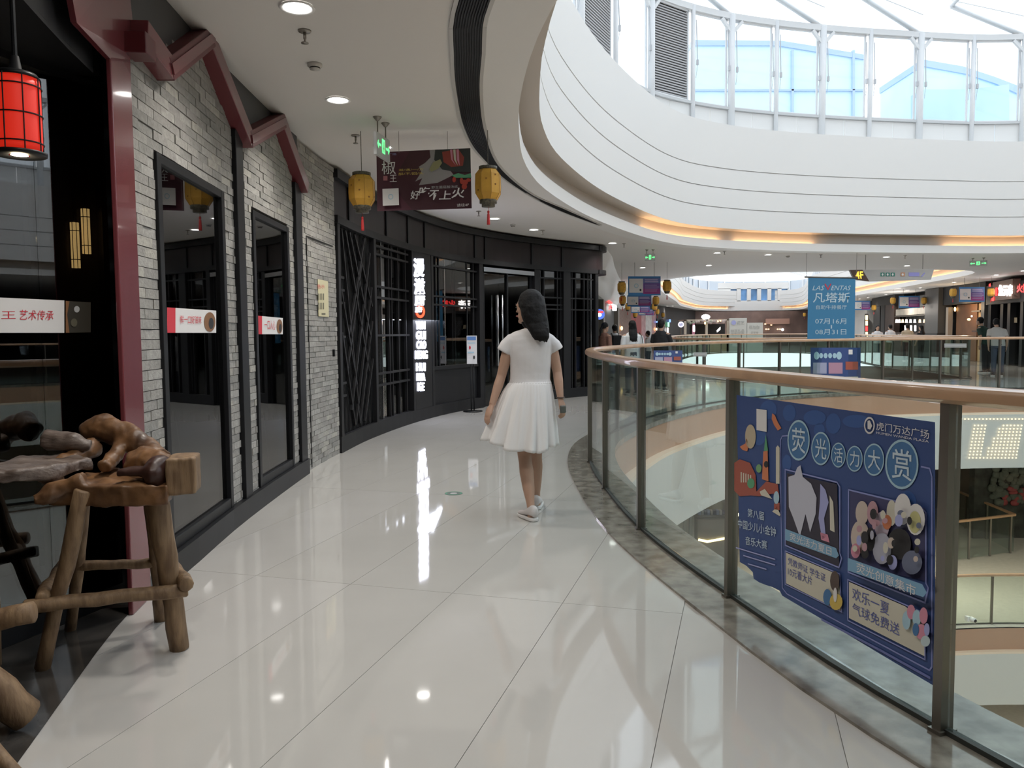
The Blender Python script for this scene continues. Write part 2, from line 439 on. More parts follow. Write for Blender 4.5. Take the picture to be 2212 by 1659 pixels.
m.build('slat', BLACK2, gr, kind='stuff')
m = MB()
for S, e in ((P, -1), (Q, 1)):
    for i in range(N):
        d = (Q[i]-P[i]); d = d.normalized()*.014*e if d.length > .01 else Vector((.014*e, 0, 0))
        m.bar(S[i]+d+Vector((0,0,CZ-.006)), S[i+1]+d+Vector((0,0,CZ-.006)), .026, .014)
m.build('edge_frame', mat('grille_edge', (.50,.49,.47), .4), gr)
# =================================================================== outer walls, added to stop sky light leaking in
for k, (a, b) in enumerate(zip(OUT, OUT[1:]+OUT[:1])):
    nm = ('front','right','right_far','back','left')[k]
    struct(MB().poly([(*a,-.05),(*b,-.05),(*b,CZ+.3),(*a,CZ+.3)]).build('wall_%s' % nm, FAR), 'plain dark outer wall added to close the mall storey, %s side' % nm.replace('_', ' '), 'wall')
# =================================================================== clerestory of the near atrium
DP = [OPEN.off(u, .8) for u in OPEN.us(0, OPEN.L, 1.0)[:-1]]
CL = Path([(p.x, p.y) for p in DP], True, (10, 9), 4)
FRAMEW = mat('window_frame_white', (.78,.80,.82), .4)
pxs = [1248,1324,1402,1493,1577,1674,1774,1877,1985,2099,2211]
ul = [CL.at_px(p, CL.L*.2, CL.L*.75, 150) for p in pxs]
ul = [u for u in ul if u is not None]
a, b = ul[0], ul[-1]
rest = CL.L-(b-a); nb = int(rest/1.3); ua = ul + [b+rest*(i+1)/nb for i in range(nb-1)]
SILL, HEAD = 6.78, 8.86
LOUV = mat('louvre_grey', (.42,.42,.43), .5)
nwin = 0
cw = struct(root('wall_clerestory', CL.off(a,0,6.05), 'x', 'wall'), 'white posts and parapet panels carrying the clerestory windows', 'wall')
m = MB(); sweep(m, CL, [(.06,SILL-.06),(-.08,SILL-.06),(-.08,SILL),(.06,SILL)], step=.6, closedprof=True); m.build('sill', mat('sill_grey', (.55,.56,.57), .5), cw)
m = MB(); sweep(m, CL, [(.08,HEAD),(-.08,HEAD),(-.08,HEAD+.14),(.08,HEAD+.14)], step=.6, closedprof=True); m.build('head_beam', FRAMEW, cw)
for i, u in enumerate(ua):
    v = ua[(i+1) % len(ua)] + (CL.L if i == len(ua)-1 else 0)
    thick = (i % 2 == 0); p = CL.pt(u); n = CL.nrm(u); t = CL.tan(u)
    r = .085 if thick else .055
    MB().lathe([(r,6.05),(r,HEAD+.1)], 10, Matrix.Translation(p - n*.06)).build('post', FRAMEW, cw, True)
    if thick:
        m = MB()
        for sg in (-1, 1): m.bar(p-n*.06+Vector((0,0,HEAD-.35)), p-n*.06+t*sg*.3+Vector((0,0,HEAD-.02)), .07, .07)
        m.build('bracket', FRAMEW, cw)
    # parapet panels
    k = 2
    for j in range(k):
        ua0, ub0 = u+(v-u)*j/k+.012, u+(v-u)*(j+1)/k-.012
        A, B = CL.off(ua0, .02, 6.05), CL.off(ub0, .02, 6.05)
        MB().obox(A, B-A, Vector((0,0,.66)), -CL.nrm((u+v)/2)*.03).build('parapet_panel', BULK, cw)
    nwin += 1
    A, B = CL.pt(u), CL.pt(v); d = (B-A).normalized(); nn = Vector((d.y,-d.x,0))
    if nn.dot(CL.nrm((u+v)/2)) < 0: nn = -nn
    A2, B2 = A+d*(r+.02), B-d*.09
    wr = struct(root('window_%d' % nwin, (A2+B2)/2+Vector((0,0,SILL)), 'x', 'window'), 'clerestory window high above the void' if i not in (0, 2) else 'grey louvred panel among the clerestory windows', 'window')
    Z = Vector((0,0,1)); h = HEAD-SILL; fr = MB(); A3 = A2+Z*SILL; e = B2-A2
    for (o_, sx, sz) in ((A3, e.normalized()*.04, Z*h), (A3+e-e.normalized()*.04, e.normalized()*.04, Z*h), (A3, e, Z*.04), (A3+Z*(h-.04), e, Z*.04)):
        fr.obox(o_, sx, nn*.04, sz)
    fr.build('frame', FRAMEW, wr)
    if i in (0, 2):
        for k in range(34):
            MB().obox(A3+Z*(.05+k*(h-.1)/34)+nn*.01, e, nn*.05, Z*.03).build('louvre_blade', LOUV, wr)
        MB().obox(A3+nn*.08, e, nn*.01, Z*h).build('backing', mat('louvre_back', (.03,.03,.03), .8), wr)
    else:
        MB().obox(A3+nn*.018, e, nn*.006, Z*h).build('pane', WGLASS, wr)
        m = MB()
        for q in (A3+e.normalized()*.03-nn*.05, A3+e-e.normalized()*.03-nn*.05):
            m.tube([q+Z*(h-.2), q+Z*(h*.45)-nn*.05], .012, 6); m.box(q+Z*(h*.43)-nn*.05, (.05,.05,.12))
            m.tube([q+Z*(h*.40)-nn*.05, q+Z*.55], .006, 5)
        m.build('opening_arm', mat('arm_grey', (.5,.52,.55), .4), wr)
# =================================================================== skylight roof
CT = Vector((10.5, 9, 0))
sk = struct(root('window_skylight', (10.5,9,9), 'x', 'window'), 'white tube framed glass skylight roof over the near atrium', 'skylight')
tops = [CL.pt(u) for u in ua]; ringpts = [CT+(p-CT)*.45 for p in tops]
m = MB(); nT = len(tops)
for i, p in enumerate(tops):
    q = tops[(i+1) % nT]; a0, b0 = p+Vector((0,0,HEAD+.14)), q+Vector((0,0,HEAD+.14)); c0, d0 = ringpts[(i+1) % nT]+Vector((0,0,11.4)), ringpts[i]+Vector((0,0,11.4))
    MB().poly([a0,b0,c0,d0]).build('pane', WGLASS, sk)
    if i % 2 == 0:
        t = CL.tan(ua[i]); t = t if t.dot(Vector((-1,-.1,0))) > 0 or p.y < 15 else -t
        e1 = p + t*2.0 - CL.nrm(ua[i])*.35 + Vector((0,0,HEAD+.80)); s0 = p+Vector((0,0,HEAD+.1))
        MB().tube([s0, e1], .06, 8).build('beam', FRAMEW, sk, True)
        MB().tube([e1, ringpts[i]+Vector((0,0,11.3))], .05, 8).build('beam', FRAMEW, sk, True)
        MB().tube([p - CL.nrm(ua[i])*.1+Vector((0,0,HEAD+.55)), e1+Vector((0,0,.15))], .012, 5).build('tie_rod', FRAMEW, sk)
MB().poly([p+Vector((0,0,11.4)) for p in ringpts]).build('pane', WGLASS, sk)
for i in range(0, nT, 2):
    MB().tube([ringpts[i]+Vector((0,0,11.35)), ringpts[(i+2) % nT]+Vector((0,0,11.35))], .06, 8).build('beam', FRAMEW, sk, True)
# pale blue glazed roof of another block outside the clerestory
YB = 36.0
CYAN = mat('pale_cyan_glazing', (.66,.86,.92), .35, noise=.06, nscale=.6); BLUE = mat('pale_blue_edge', (.45,.58,.82), .5)
cg = root('glazed_roof', W(1750, 300, YB), 'pale cyan glazed roof with a blue edge standing outside the clerestory', 'building')
def slab(mb, pts, dep=4.0, y=YB): mb.prism([W(p[0], p[1], y) for p in pts], (0,dep,0))
m = MB(); slab(m, [(1495,98),(1680,98),(1765,112),(1868,128),(1868,330),(1495,330)]); m.build('glazing', CYAN, cg)
m = MB(); slab(m, [(1495,86),(1690,88),(1770,101),(1868,118),(1868,128),(1765,112),(1680,98),(1495,98)], 4.1, YB-.1); m.build('roof_edge', BLUE, cg)
for px in (1710, 1842):
    m = MB(); slab(m, [(px,108),(px+5,108),(px+5,330),(px,330)], .2, YB-.12); m.build('mullion', BLUE, cg)
m = MB(); slab(m, [(1495,192),(1868,192),(1868,196),(1495,196)], .2, YB-.12); m.build('mullion', BLUE, cg)
cg2 = root('glazed_roof', W(2100, 300, YB), 'pale cyan sloping roof with a wide blue rim outside the clerestory', 'building')
m = MB(); slab(m, [(1992,142),(2090,160),(2150,178),(2205,205),(2205,330),(1992,330)]); m.build('glazing', CYAN, cg2)
m = MB(); slab(m, [(1992,128),(2080,143),(2150,166),(2212,190),(2212,208),(2150,180),(2090,160),(1992,142)], 4.1, YB-.1); m.build('roof_edge', BLUE, cg2)
m = MB(); slab(m, [(1992,193),(2095,193),(2180,182),(2180,330),(1992,330)], 1.0, YB-.5); m.build('lower_glazing', mat('blue_glazing', (.50,.70,.88), .4, noise=.1, nscale=.5), cg2)
# =================================================================== glass railing of the void
RT = 1.195
def railing(path, label, u_first, spacing, z0=0.0):
    rl = root('glass_railing', path.off(u_first, 0, z0), label, 'railing')
    m = MB(); prof = [(.05,RT-.045),(.052,RT-.02),(.042,RT-.005),(.02,RT),(-.02,RT),(-.042,RT-.005),(-.052,RT-.02),(-.05,RT-.045),(-.03,RT-.06),(.03,RT-.06)]
    sweep(m, path, prof, step=.25, closedprof=True); autosmooth(m.build('handrail', RAILW, rl), 40)
    n = int(round(path.L/spacing)); sp = path.L/n
    us = [u_first+i*spacing for i in range(7)] + [u_first+6*spacing+(path.L-6*spacing)*(i+1)/(n-6) for i in range(n-7)]
    m = MB(); sweep(m, path, [(.012,.012),(.012,.03),(-.018,.03),(-.018,.012)], step=.3); m.build('gasket', mat('gasket_dark', (.03,.034,.03), .6), rl)
    for i, u in enumerate(us):
        p = path.pt(u); nn = path.nrm(u); t = path.tan(u)
        pm = MB(); pm.obox(p - t*.018 - nn*.028 + Vector((0,0,.0)), t*.036, nn*.056, Vector((0,0,RT-.05)))
        po = pm.build('post', STEEL, rl)
        bm_ = MB(); bm_.obox(p - t*.026 - nn*.038 + Vector((0,0,.012)), t*.052, nn*.076, Vector((0,0,.012))); bm_.build('base_plate', STEEL, po)
        v = us[(i+1) % len(us)]; q = path.pt(v); e = q-p; e2 = e.normalized()
        MB().obox(p+e2*.022-nn*.006+Vector((0,0,.03)), e-e2*.044, nn*.012, Vector((0,0,RT-.095))).build('glass_panel', RGLASS, rl)
    return rl, us
u_first = min((u for u in VOID.us(0, VOID.L, .02)), key=lambda u: (VOID.pt(u)-Vector((1.455,2.60,0))).length)
RAIL, RUS = railing(VOID, 'curved glass railing with wooden handrail around the near void', u_first, 1.425)
r3 = dup(RAIL, loc=Vector(RAIL.location)+Vector((0,0,-5.5)), rz=0, label='glass railing with wooden handrail on the storey below')
RAIL2, _ = railing(VOID2, 'glass railing with wooden handrail around the far void', 5.0, 1.5)
# =================================================================== shopfronts on the left
RED = mat('oxblood_paint', (.155,.035,.042), .22, coat=.3)
REDD = mat('dark_red_paint', (.10,.012,.016), .35)
ROOMB = mat('dark_room', (.012,.012,.013), .8)
def wh(px, py=719, lo=0, hi=None):
    u = SHOP.at_px(px, lo, hi, py); p = SHOP.pt(u); d = ray(px, py)
    return u, EYE + d.z*(p.y/d.y)
def wz(px, py): return wh(px, py)[1]
def wbox(mb, u0, u1, z0, z1, d0, d1):
    A, B = SHOP.off(u0, d0, z0), SHOP.off(u1, d0, z0); C, D = SHOP.off(u1, d1, z0), SHOP.off(u0, d1, z0); Z = Vector((0,0,z1-z0))
    return mb.loft([[A,B,C,D],[A+Z,B+Z,C+Z,D+Z]])
def wcurve(mb, u0, u1, z0, z1, d0, d1, step=.3):
    return sweep(mb, SHOP, [(d0,z0),(d1,z0),(d1,z1),(d0,z1)], u0, u1, step, True)
def wline(mb, pts, width, d0, d1):
    """flat strip through (u,z) points, proud of the wall from d0 to d1"""
    for (a, b) in zip(pts[:-1], pts[1:]):
        du, dz = b[0]-a[0], b[1]-a[1]; L = math.hypot(du, dz); nu, nz = -dz/L*width/2, du/L*width/2
        q = [(a[0]+nu,a[1]+nz),(b[0]+nu,b[1]+nz),(b[0]-nu,b[1]-nz),(a[0]-nu,a[1]-nz)]
        mb.loft([[SHOP.off(x, d0, z) for x, z in q], [SHOP.off(x, d1, z) for x, z in q]])
    return mb
uc0, uc1 = wh(249)[0], wh(292)[0]
ub1 = wh(724)[0]; ue = wh(1289)[0]
# ---- entrance bay beside the red post
DFL = [SHOP.off(u, 0, .002) for u in SHOP.us(0, uc0+.12, .3)] + [SHOP.off(u, -1.1, .002) for u in SHOP.us(uc0+.12, 0, .3)]
m = MB().poly(DFL)
if (DFL[1]-DFL[0]).cross(DFL[-1]-DFL[0]).z < 0: m.f = [q[::-1] for q in m.f]
struct(m.build('floor_entrance', DARKFL), 'dark tiled threshold strip in front of the restaurant glass', 'floor')
rf = root('red_portal_frame', SHOP.off((uc0+uc1)/2, 0, 0), 'glossy oxblood red post and gable beams on the restaurant front', 'frame')
m = MB(); wbox(m, uc0, uc1, 0, CZ-.01, .006, .03); bevel(m.build('post', RED, rf), .006)
m = MB()
gp = [wh(226,128), wh(150,48), (wh(150,48)[0]-.35, CZ-.02), (uc1, CZ-.02), wh(283,128)]
m.loft([[SHOP.off(u, .004, z) for u, z in gp], [SHOP.off(u, .028, z) for u, z in gp]]); m.build('gable_beam', RED, rf)
m = MB(); a, b = wh(275,128), wh(275,88); wbox(m, uc1-.10, uc1+.05, a[1]-.01, b[1], .03, .14); bevel(m.build('bracket_block', REDD, rf), .005)
zig = [wh(300,112), wh(328,146), wh(419,80), wh(512,300), wh(586,262), wh(639,402)]
zig[0] = (uc1+.04, zig[1][1]+.06)
for k in range(5):
    m = MB(); d = (zig[k+1][0]-zig[k][0], zig[k+1][1]-zig[k][1]); L = math.hypot(*d)
    a = (zig[k][0]-d[0]/L*.03, zig[k][1]-d[1]/L*.03); b = (zig[k+1][0]+d[0]/L*.03, zig[k+1][1]+d[1]/L*.03)
    wline(m, [a, b], .125, .0, .12 if k % 2 else .117); bevel(m.build('gable_beam', RED if k % 2 == 0 else REDD, rf), .004)
    # lighter face strip on top of the falling beams
    if k % 2: 
        m = MB(); wline(m, [a, b], .06, .12, .127); m.build('face_strip', RED, rf)
# soffit, header and interior box behind the entrance
m = MB(); sweep(m, SHOP, [(-.05,2.62),(-.05,CZ)], 0, uc0, .3); sweep(m, SHOP, [(-.05,2.64),(-1.6,2.64)], 0, uc0+.1, .3)
struct(m.build('wall_entrance_header', BLACK2), 'charcoal header above the restaurant entrance glass', 'wall')
m = MB(); sweep(m, SHOP, [(-3.2,0),(-3.2,CZ)], 0, SHOP.L, .5)
struct(m.build('wall_shop_back', ROOMB), 'black back wall inside the restaurants', 'wall')
m = MB(); sweep(m, SHOP, [(-3.2,.004),(-.2,.004)], ub1, ue, .5); sweep(m, SHOP, [(-3.2,.003),(-1.08,.003)], 0, uc0+.2, .5); sweep(m, SHOP, [(-3.2,.003),(-.2,.003)], uc1, ub1, .5)
struct(m.build('floor_shop', DARKFL), 'dark floor inside the restaurants', 'floor')
m = MB(); sweep(m, SHOP, [(-3.2,2.95),(-.76,2.95)], 0, uc0+.2, .5); sweep(m, SHOP, [(-3.2,2.95),(-.12,2.95)], uc0+.2, ue, .5)
struct(m.build('ceiling_shop', ROOMB), 'black ceiling inside the restaurants', 'ceiling')
for k, u in enumerate((uc1-.02, ub1)):
    m = MB(); wbox(m, u, u+.05, 0, 3.2, -3.2, -.12); struct(m.build('wall_partition_%d' % (k+1), ROOMB), ('black cross wall beside the red post' if k == 0 else 'black cross wall between the two restaurants'), 'wall')
gl = root('window_1', (-2.35,3.1,0), 'x', 'window', kind='structure'); struct(gl, 'large dark shop window behind the log table', 'window')
def LGp(y, z=0.0, d=0.0):      # splayed glass line running from the red post towards the viewer
    n = Vector((.942,-.335,0)); return Vector((-2.13+.355*(y-3.75), y, z)) + n*d
for y0, y1 in ((1.0,3.639),(3.641,4.02)):
    A, B = LGp(y0,.1,-.012), LGp(y1,.1,-.012); MB().obox(A, B-A, LGp(y0,.1,0)-A, Vector((0,0,2.5))).build('pane', SGLASS, gl)
for y0, y1, z0, z1 in ((1.0,4.06,.003,.1),(1.0,4.06,2.58,2.64),(3.615,3.665,.1,2.58),(4.0,4.06,.1,2.58)):
    A, B = LGp(y0,z0,-.05), LGp(y1,z0,-.05); MB().obox(A, B-A, LGp(y0,z0,-.013)-A, Vector((0,0,z1-z0))).build('frame', BLACK, gl)
# ---- brick wall
BW = struct(root('wall_brick', SHOP.off((uc1+ub1)/2, 0, 0), 'x', 'wall'), 'grey brick restaurant wall with black framed windows', 'wall')
def zigz(u):
    if u <= zig[0][0]: return zig[0][1]
    for a, b in zip(zig[:-1], zig[1:]):
        if a[0] <= u <= b[0]: return a[1]+(b[1]-a[1])*(u-a[0])/(b[0]-a[0])
    return CZ-.02
w1 = (wh(337)[0], wh(482)[0], .15, 2.385); w2 = (wh(543)[0], wh(621)[0], .15, 2.37)
pil = [(wh(506)[0], wh(521)[0]), (wh(634)[0], wh(647)[0])]
m = MB()
def back(u0, u1, z0, z1):
    if u1-u0 > .01 and z1-z0 > .01: sweep(m, SHOP, [(-.02,z0),(-.02,z1)], u0, u1, .25)
back(uc1, w1[0], 0, CZ); back(w1[0], w1[1], w1[3], CZ); back(w1[1], w2[0], 0, CZ); back(w2[0], w2[1], w2[3], CZ); back(w2[1], ub1+.02, 0, CZ)
back(w1[0], w1[1], 0, .15); back(w2[0], w2[1], 0, .15)
m.build('mortar', mat('mortar', (.15,.15,.145), .9), BW)
# charcoal gable field above the beams
m = MB(); us = SHOP.us(uc1, zig[-1][0], .06)
for a, b in zip(us[:-1], us[1:]):
    m.poly([SHOP.off(a,.022,zigz(a)), SHOP.off(b,.022,zigz(b)), SHOP.off(b,.022,CZ), SHOP.off(a,.022,CZ)])
m.build('gable_field', mat('gable_charcoal', (.045,.045,.046), .55), BW)
BM = [mat('brick_%d' % i, c, .85, noise=.14, nscale=30, bump=.5, bscale=60) for i, c in enumerate([(.285,.275,.255),(.235,.23,.215),(.33,.32,.30),(.26,.25,.235),(.36,.345,.31)])]
bricks = []; RH = .0545; BL = .205
for r in range(int(CZ/RH)):
    z0 = r*RH; z1 = z0+RH-.004; off = (r % 2)*BL/2 + random.uniform(-.02,.02); u = uc1-off
    while u < ub1:
        a, b = max(u, uc1+.002), min(u+BL-.004, ub1); u += BL
        if b-a < .02: continue
        segs = [(a, b)]
        for (x0, x1, y0, y1) in (w1, w2, (pil[0][0], pil[0][1], 0, 9), (pil[1][0], pil[1][1], 0, 9)):
            ns = []
            for (s0, s1) in segs:
                if z1 < y0 or z0 > y1-.005 or s1 <= x0 or s0 >= x1: ns.append((s0, s1)); continue
                if s0 < x0: ns.append((s0, x0))
                if s1 > x1: ns.append((x1, s1))
            segs = ns
        for (s0, s1) in segs:
            if s1-s0 < .02: continue
            if z0 > zigz((s0+s1)/2) or z1 > CZ: continue
            if z1 < .12 and s0 < pil[1][1]: continue
            p = SHOP.off((s0+s1)/2, 0, (z0+z1)/2); dd = (p-Vector((0,0,EYE))).length
            bricks.append((dd/math.sqrt((s1-s0)*(z1-z0))/max(.1, abs((p-Vector((0,0,EYE))).normalized().dot(SHOP.nrm(s0)))), s0, s1, z0, z1))
bricks.sort()
rest = [MB() for _ in BM]
for i, (_, s0, s1, z0, z1) in enumerate(bricks):
    d = .018+random.uniform(0,.009); k = random.choices(range(5), (5,3,3,3,1))[0]
    mb = MB() if i < 300 else rest[k]
    wbox(mb, s0, s1, z0, z1, -.02, d)
    if i < 300: mb.build('brick', BM[k], BW)
for k, mb in enumerate(rest): 
    if mb.v: mb.build('brick_field', BM[k], BW, kind='stuff')
# hidden service door lines, and a small handle
m = MB(); ud, ud2 = wh(661)[0], wh(718)[0]; zt = wz(661, 512)
wbox(m, ud-.006, ud+.006, .02, zt, .0, .031); wbox(m, ud, ud2, zt-.005, zt+.005, .0, .031); sd = m.build('door_gap', mat('gap_black', (.02,.02,.02), .9), BW)
m = MB(); wbox(m, wh(714)[0]-.012, wh(714)[0]+.012, wz(714,770), wz(714,755), .02, .045); m.build('door_handle', BLACK, BW)
# windows, pilasters, plinth
def shopwin(n, w, label):
    o = root('window_%d' % n, SHOP.off((w[0]+w[1])/2, 0, w[2]), 'x', 'window', kind='structure'); struct(o, label, 'window')
    m = MB(); f = .062
    wbox(m, w[0], w[0]+f, w[2], w[3], -.05, .04); wbox(m, w[1]-f, w[1], w[2], w[3], -.05, .04); wbox(m, w[0], w[1], w[3]-.05, w[3], -.05, .036); wbox(m, w[0], w[1], w[2], w[2]+.07, -.05, .036)
    bevel(m.build('frame', BLACK, o), .004)
    m = MB(); wbox(m, w[0]+f, w[1]-f, w[2]+.07, w[3]-.05, .0, .01); m.build('pane', SGLASS, o)
    return o
shopwin(2, w1, 'tall black framed window in the brick wall next to the log table')
shopwin(3, w2, 'narrower tall black framed window further along the brick wall')
for k, (a, b) in enumerate(pil):
    top = zigz((a+b)/2)-.04 if k == 0 else zig[-1][1]
    m = MB(); wbox(m, a, b, 0, top, -.02, .055); bevel(m.build('pilaster', BLACK, BW), .005)
m = MB(); wcurve(m, w1[0]-.02, pil[1][1], 0, .15, -.02, .07, .4); struct(m.build('baseboard_brick', BLACK), 'black plinth along the foot of the brick wall', 'plinth')
# ---- dark restaurant with lattice windows
DS = root('dark_shopfront', SHOP.off((ub1+ue)/2, 0, 0), 'black curved restaurant front with lattice windows and header', 'shopfront')
PAN = mat('aubergine_panel', (.013,.008,.009), .4, spec=.3)
HB, HT = 2.74, 3.16
m = MB(); wcurve(m, ub1, ue, HB, HT, -.1, 0); m.build('header_panel', PAN, DS)
m = MB(); wcurve(m, ub1, ue, HB-.09, HB, -.1, .06); m.build('header_beam', BLACK2, DS)
m = MB(); wcurve(m, ub1, ue, HT, HT+.10, -.1, .07); m.build('cornice', BLACK, DS)
for px in (758, 838, 884, 920, 1028, 1050, 1150, 1215):
    u = wh(px)[0]; m = MB(); wbox(m, u-.03, u+.03, HB, HT, -.02, .02); m.build('header_divider', BLACK, DS)
m = MB(); wcurve(m, ub1, wh(1040)[0], 0, .19, -.06, .05); wcurve(m, wh(1157)[0], ue, 0, .19, -.06, .05); m.build('base_rail', BLACK2, DS)
for px, wd in ((728,.10),(806,.09),(888,.09),(930,.09),(1036,.12),(1157,.14),(1222,.22),(1286,.10)):
    u = wh(px)[0]; m = MB(); wbox(m, u-wd/2, u+wd/2, 0, HB-.08, -.08, .05); bevel(m.build('post', BLACK2, DS), .004)
# rounded corner of the header
ce = SHOP.off(ue, -.55, 0); n_ = SHOP.nrm(ue); t_ = SHOP.tan(ue)
def corner(z0, z1, r):
    m = MB(); pts = [ce + n_*math.cos(a)*r + t_*math.sin(a)*r for a in [math.pi*.5*i/8 for i in range(9)]] + [ce]
    return m.prism([p+Vector((0,0,z0)) for p in pts], (0,0,z1-z0))
corner(HB, HT, .55).build('header_panel', PAN, DS); corner(HB-.09, HB, .63).build('header_beam', BLACK2, DS); corner(HT, HT+.10, .64).build('cornice', BLACK, DS)
corner(0, HB-.09, .30).build('corner_column', BLACK, DS)
m = MB(); m.obox(ce, t_*.25, -n_*3, Vector((0,0,CZ))); struct(m.build('wall_shop_end', BLACK2), 'charcoal end wall of the black restaurant', 'wall')
# diagonal lattice screen
a, b = wh(731)[0], wh(803)[0]
for i in range(26):
    u = a+(b-a)*(i+.5)/26; m = MB(); wbox(m, u-.009, u+.009, .19, HB-.09, -.02, .005); m.build('screen_slat', BLACK, DS)
zz = [(.28,2.62),(.62,1.9),(.30,1.35),(.70,.75),(.45,.25)]
diag = [((.10,2.62),(.55,.25)),((.22,2.62),(.85,.9)),((.95,2.45),(.30,.45)),((.98,2.0),(.42,.25)),((.98,1.55),(.55,.25)),((.98,1.05),(.70,.25)),((.80,2.62),(.25,1.35)),((.06,1.9),(.48,.75)),((.35,2.62),(.92,1.35)),((.70,2.3),(.20,.95)),((.06,1.4),(.40,.25)),((.50,2.62),(.98,1.75))]
for (p, q) in diag:
    m = MB(); wline(m, [(a+(b-a)*p[0], p[1]), (a+(b-a)*q[0], q[1])], .032, .005, .03); m.build('diagonal_bar', BLACK2, DS)
for z in (2.05, 1.9, 1.75, 1.35, .8, .65):
    m = MB(); wbox(m, a, a+(b-a)*.16, z-.014, z+.014, .003, .022); m.build('cross_bar', BLACK2, DS)
# lattice windows
CHR = mat('dull_chrome', (.42,.43,.45), .25, metal=1.0)
def lattice(px0, px1, vs, hs, z0=.19, panel=None, sil=None):
    u0, u1 = wh(px0)[0], wh(px1)[0]
    m = MB(); wbox(m, u0, u1, (panel or z0), HB-.09, -.055, -.045); m.build('glass_pane', SGLASS, DS)
    if panel:
        m = MB(); wbox(m, u0, u1, z0, panel, -.055, -.02); m.build('lower_panel', BLACK2, DS)
        m = MB(); wbox(m, u0, u1, panel-.03, panel+.03, -.05, .02); m.build('cross_bar', BLACK2, DS)
    for px in vs:
        u = wh(px)[0]; m = MB(); wbox(m, u-.014, u+.014, panel or z0, HB-.09, -.04, .0); m.build('lattice_bar', CHR if px == sil else BLACK2, DS)
    for z in hs:
        m = MB(); wbox(m, u0, u1, z-.014, z+.014, -.035, .006); m.build('lattice_bar', BLACK2, DS)
lattice(810, 884, (826,842,848,862,878), (2.58,2.47,2.03,1.88,1.36,.83,.67), sil=826)
lattice(934, 1031, (943,950,962,978,984,1010,1024), (2.5,2.0,1.86), panel=.80, sil=962)
lattice(1163, 1218, (1167,1176,1205,1212), (2.5,2.1,1.95,1.86))
lattice(1229, 1282, (1236,1244,1262,1270,1277), (2.52,2.1,1.86), sil=1277)
# doorway
u0, u1 = wh(1042)[0], wh(1151)[0]
m = MB(); wbox(m, u0, u1, 2.52, 2.60, -.05, .05); m.build('door_head', CHR, DS)
m = MB(); wbox(m, u0, u1, 2.6, HB-.08, -.06, .03); m.build('transom', BLACK2, DS)
for px in (1047, 1098, 1149):
    u = wh(px)[0]; m = MB(); wbox(m, u-.02, u+.02, 0, 2.52, -.06, -.01); m.build('door_stile', BLACK, DS)
for (p0, p1) in ((1049,1096),(1100,1147)):
    m = MB(); wbox(m, wh(p0)[0], wh(p1)[0], .02, 2.5, -.05, -.04); m.build('door_glass', SGLASS, DS)
for px in (1073, 1083):
    p = SHOP.off(wh(px)[0], .03, 0); m = MB().tube([p+Vector((0,0,.75)), p+Vector((0,0,2.1))], .018, 8); m.build('door_handle', CHR, DS, True)
# sign pylon
us0, us1 = wh(891)[0], wh(927)[0]
m = MB(); wbox(m, us0, us1, .19, HB-.09, -.06, .045); m.build('sign_panel', BLACK2, DS)
# =================================================================== ceiling fixtures
LENS = emat('lamp_lens', (1.0,.97,.93), 14.0)
RINGM = mat('lamp_ring', (.85,.85,.84), .4)
def light(kind, name, parent, loc, energy, color=(1,.95,.88), size=.1, rot=None, spot=2.3, blend=.8, sy=None):
    l = bpy.data.lights.new(name, kind); l.energy = energy; l.color = color
    if kind == 'SPOT': l.spot_size = spot; l.spot_blend = blend; l.shadow_soft_size = size
    elif kind == 'AREA':
        l.size = size
        if sy: l.shape = 'RECTANGLE'; l.size_y = sy
    else: l.shadow_soft_size = size
    o = bpy.data.objects.new(name, l); COL.objects.link(o); o.parent = parent; o.location = loc
    if rot: o.rotation_euler = rot
    return o
def downlight_proto():
    r = root('downlight', (0,0,CZ), 'x', 'downlight')
    MB().lathe([(.095,0),(.105,-.006),(.10,-.012),(.082,-.008),(.08,.0)], 24, None, False).build('trim_ring', RINGM, r, True, local=True)
    m = MB(); m.add([(.082*math.cos(a), .082*math.sin(a), -.004) for a in [2*math.pi*k/24 for k in range(24)]], [tuple(range(24))[::-1]]); m.build('lens', LENS, r, local=True)
    light('SPOT', 'lamp', r, (0,0,-.03), 88)
    return r
DL = downlight_proto()
dspots = [(642,15,'over the near gable of the brick wall'),(730,215,'over the far end of the brick wall'),(1068,472,'over the restaurant door'),(1153,496,'near the end of the black restaurant'),(1323,525,'above the corner of the black restaurant'),(1549,546,'on the bridge before the far atrium'),(1659,550,'beside the blue banner'),(1915,555,'above the direction sign'),(1531,573,'close to the far atrium opening'),(1388,578,'above the hanging purple banners'),(1959,574,'behind the direction sign'),(2210,585,'above the red shop signs'),(2152,594,'by the exit sign on the far corridor'),(2061,610,'before the far shop row'),(1988,622,'over the far shop with the hanging banner'),(1960,627,'over the middle of the far shop row'),(1914,636,'over the far drinks counter'),(1875,643,'over the far end of the shop row'),(1857,646,'at the very end of the shop row'),(1425,676,'over the far lanterns'),(1441,680,'past the far lanterns'),(1453,682,'beyond the round white sign')]
first = True
for px, py, t in dspots:
    p = G(px, py, CZ-.002)
    if p.y > 60: p = W(px, py, 60); p.z = CZ-.002
    if first: DL.matrix_basis = Matrix.Translation(p); DL['label'] = 'round white recessed downlight '+t; DL['group'] = 'ceiling downlights'; first = False
    else: dup(DL, p, 0, 'round white recessed downlight '+t)
for u, nm in ((4.4,'added for light over the log table'),(2.6,'added for light over the dark entrance floor'),(9.6,'between the lanterns and the brick wall'),(11.35,'over the service door in the brick wall')):  # first two are out of view, added to light the near area
    p = SHOP.off(u, .78, CZ-.002); dup(DL, p, 0, 'round white recessed downlight '+nm)
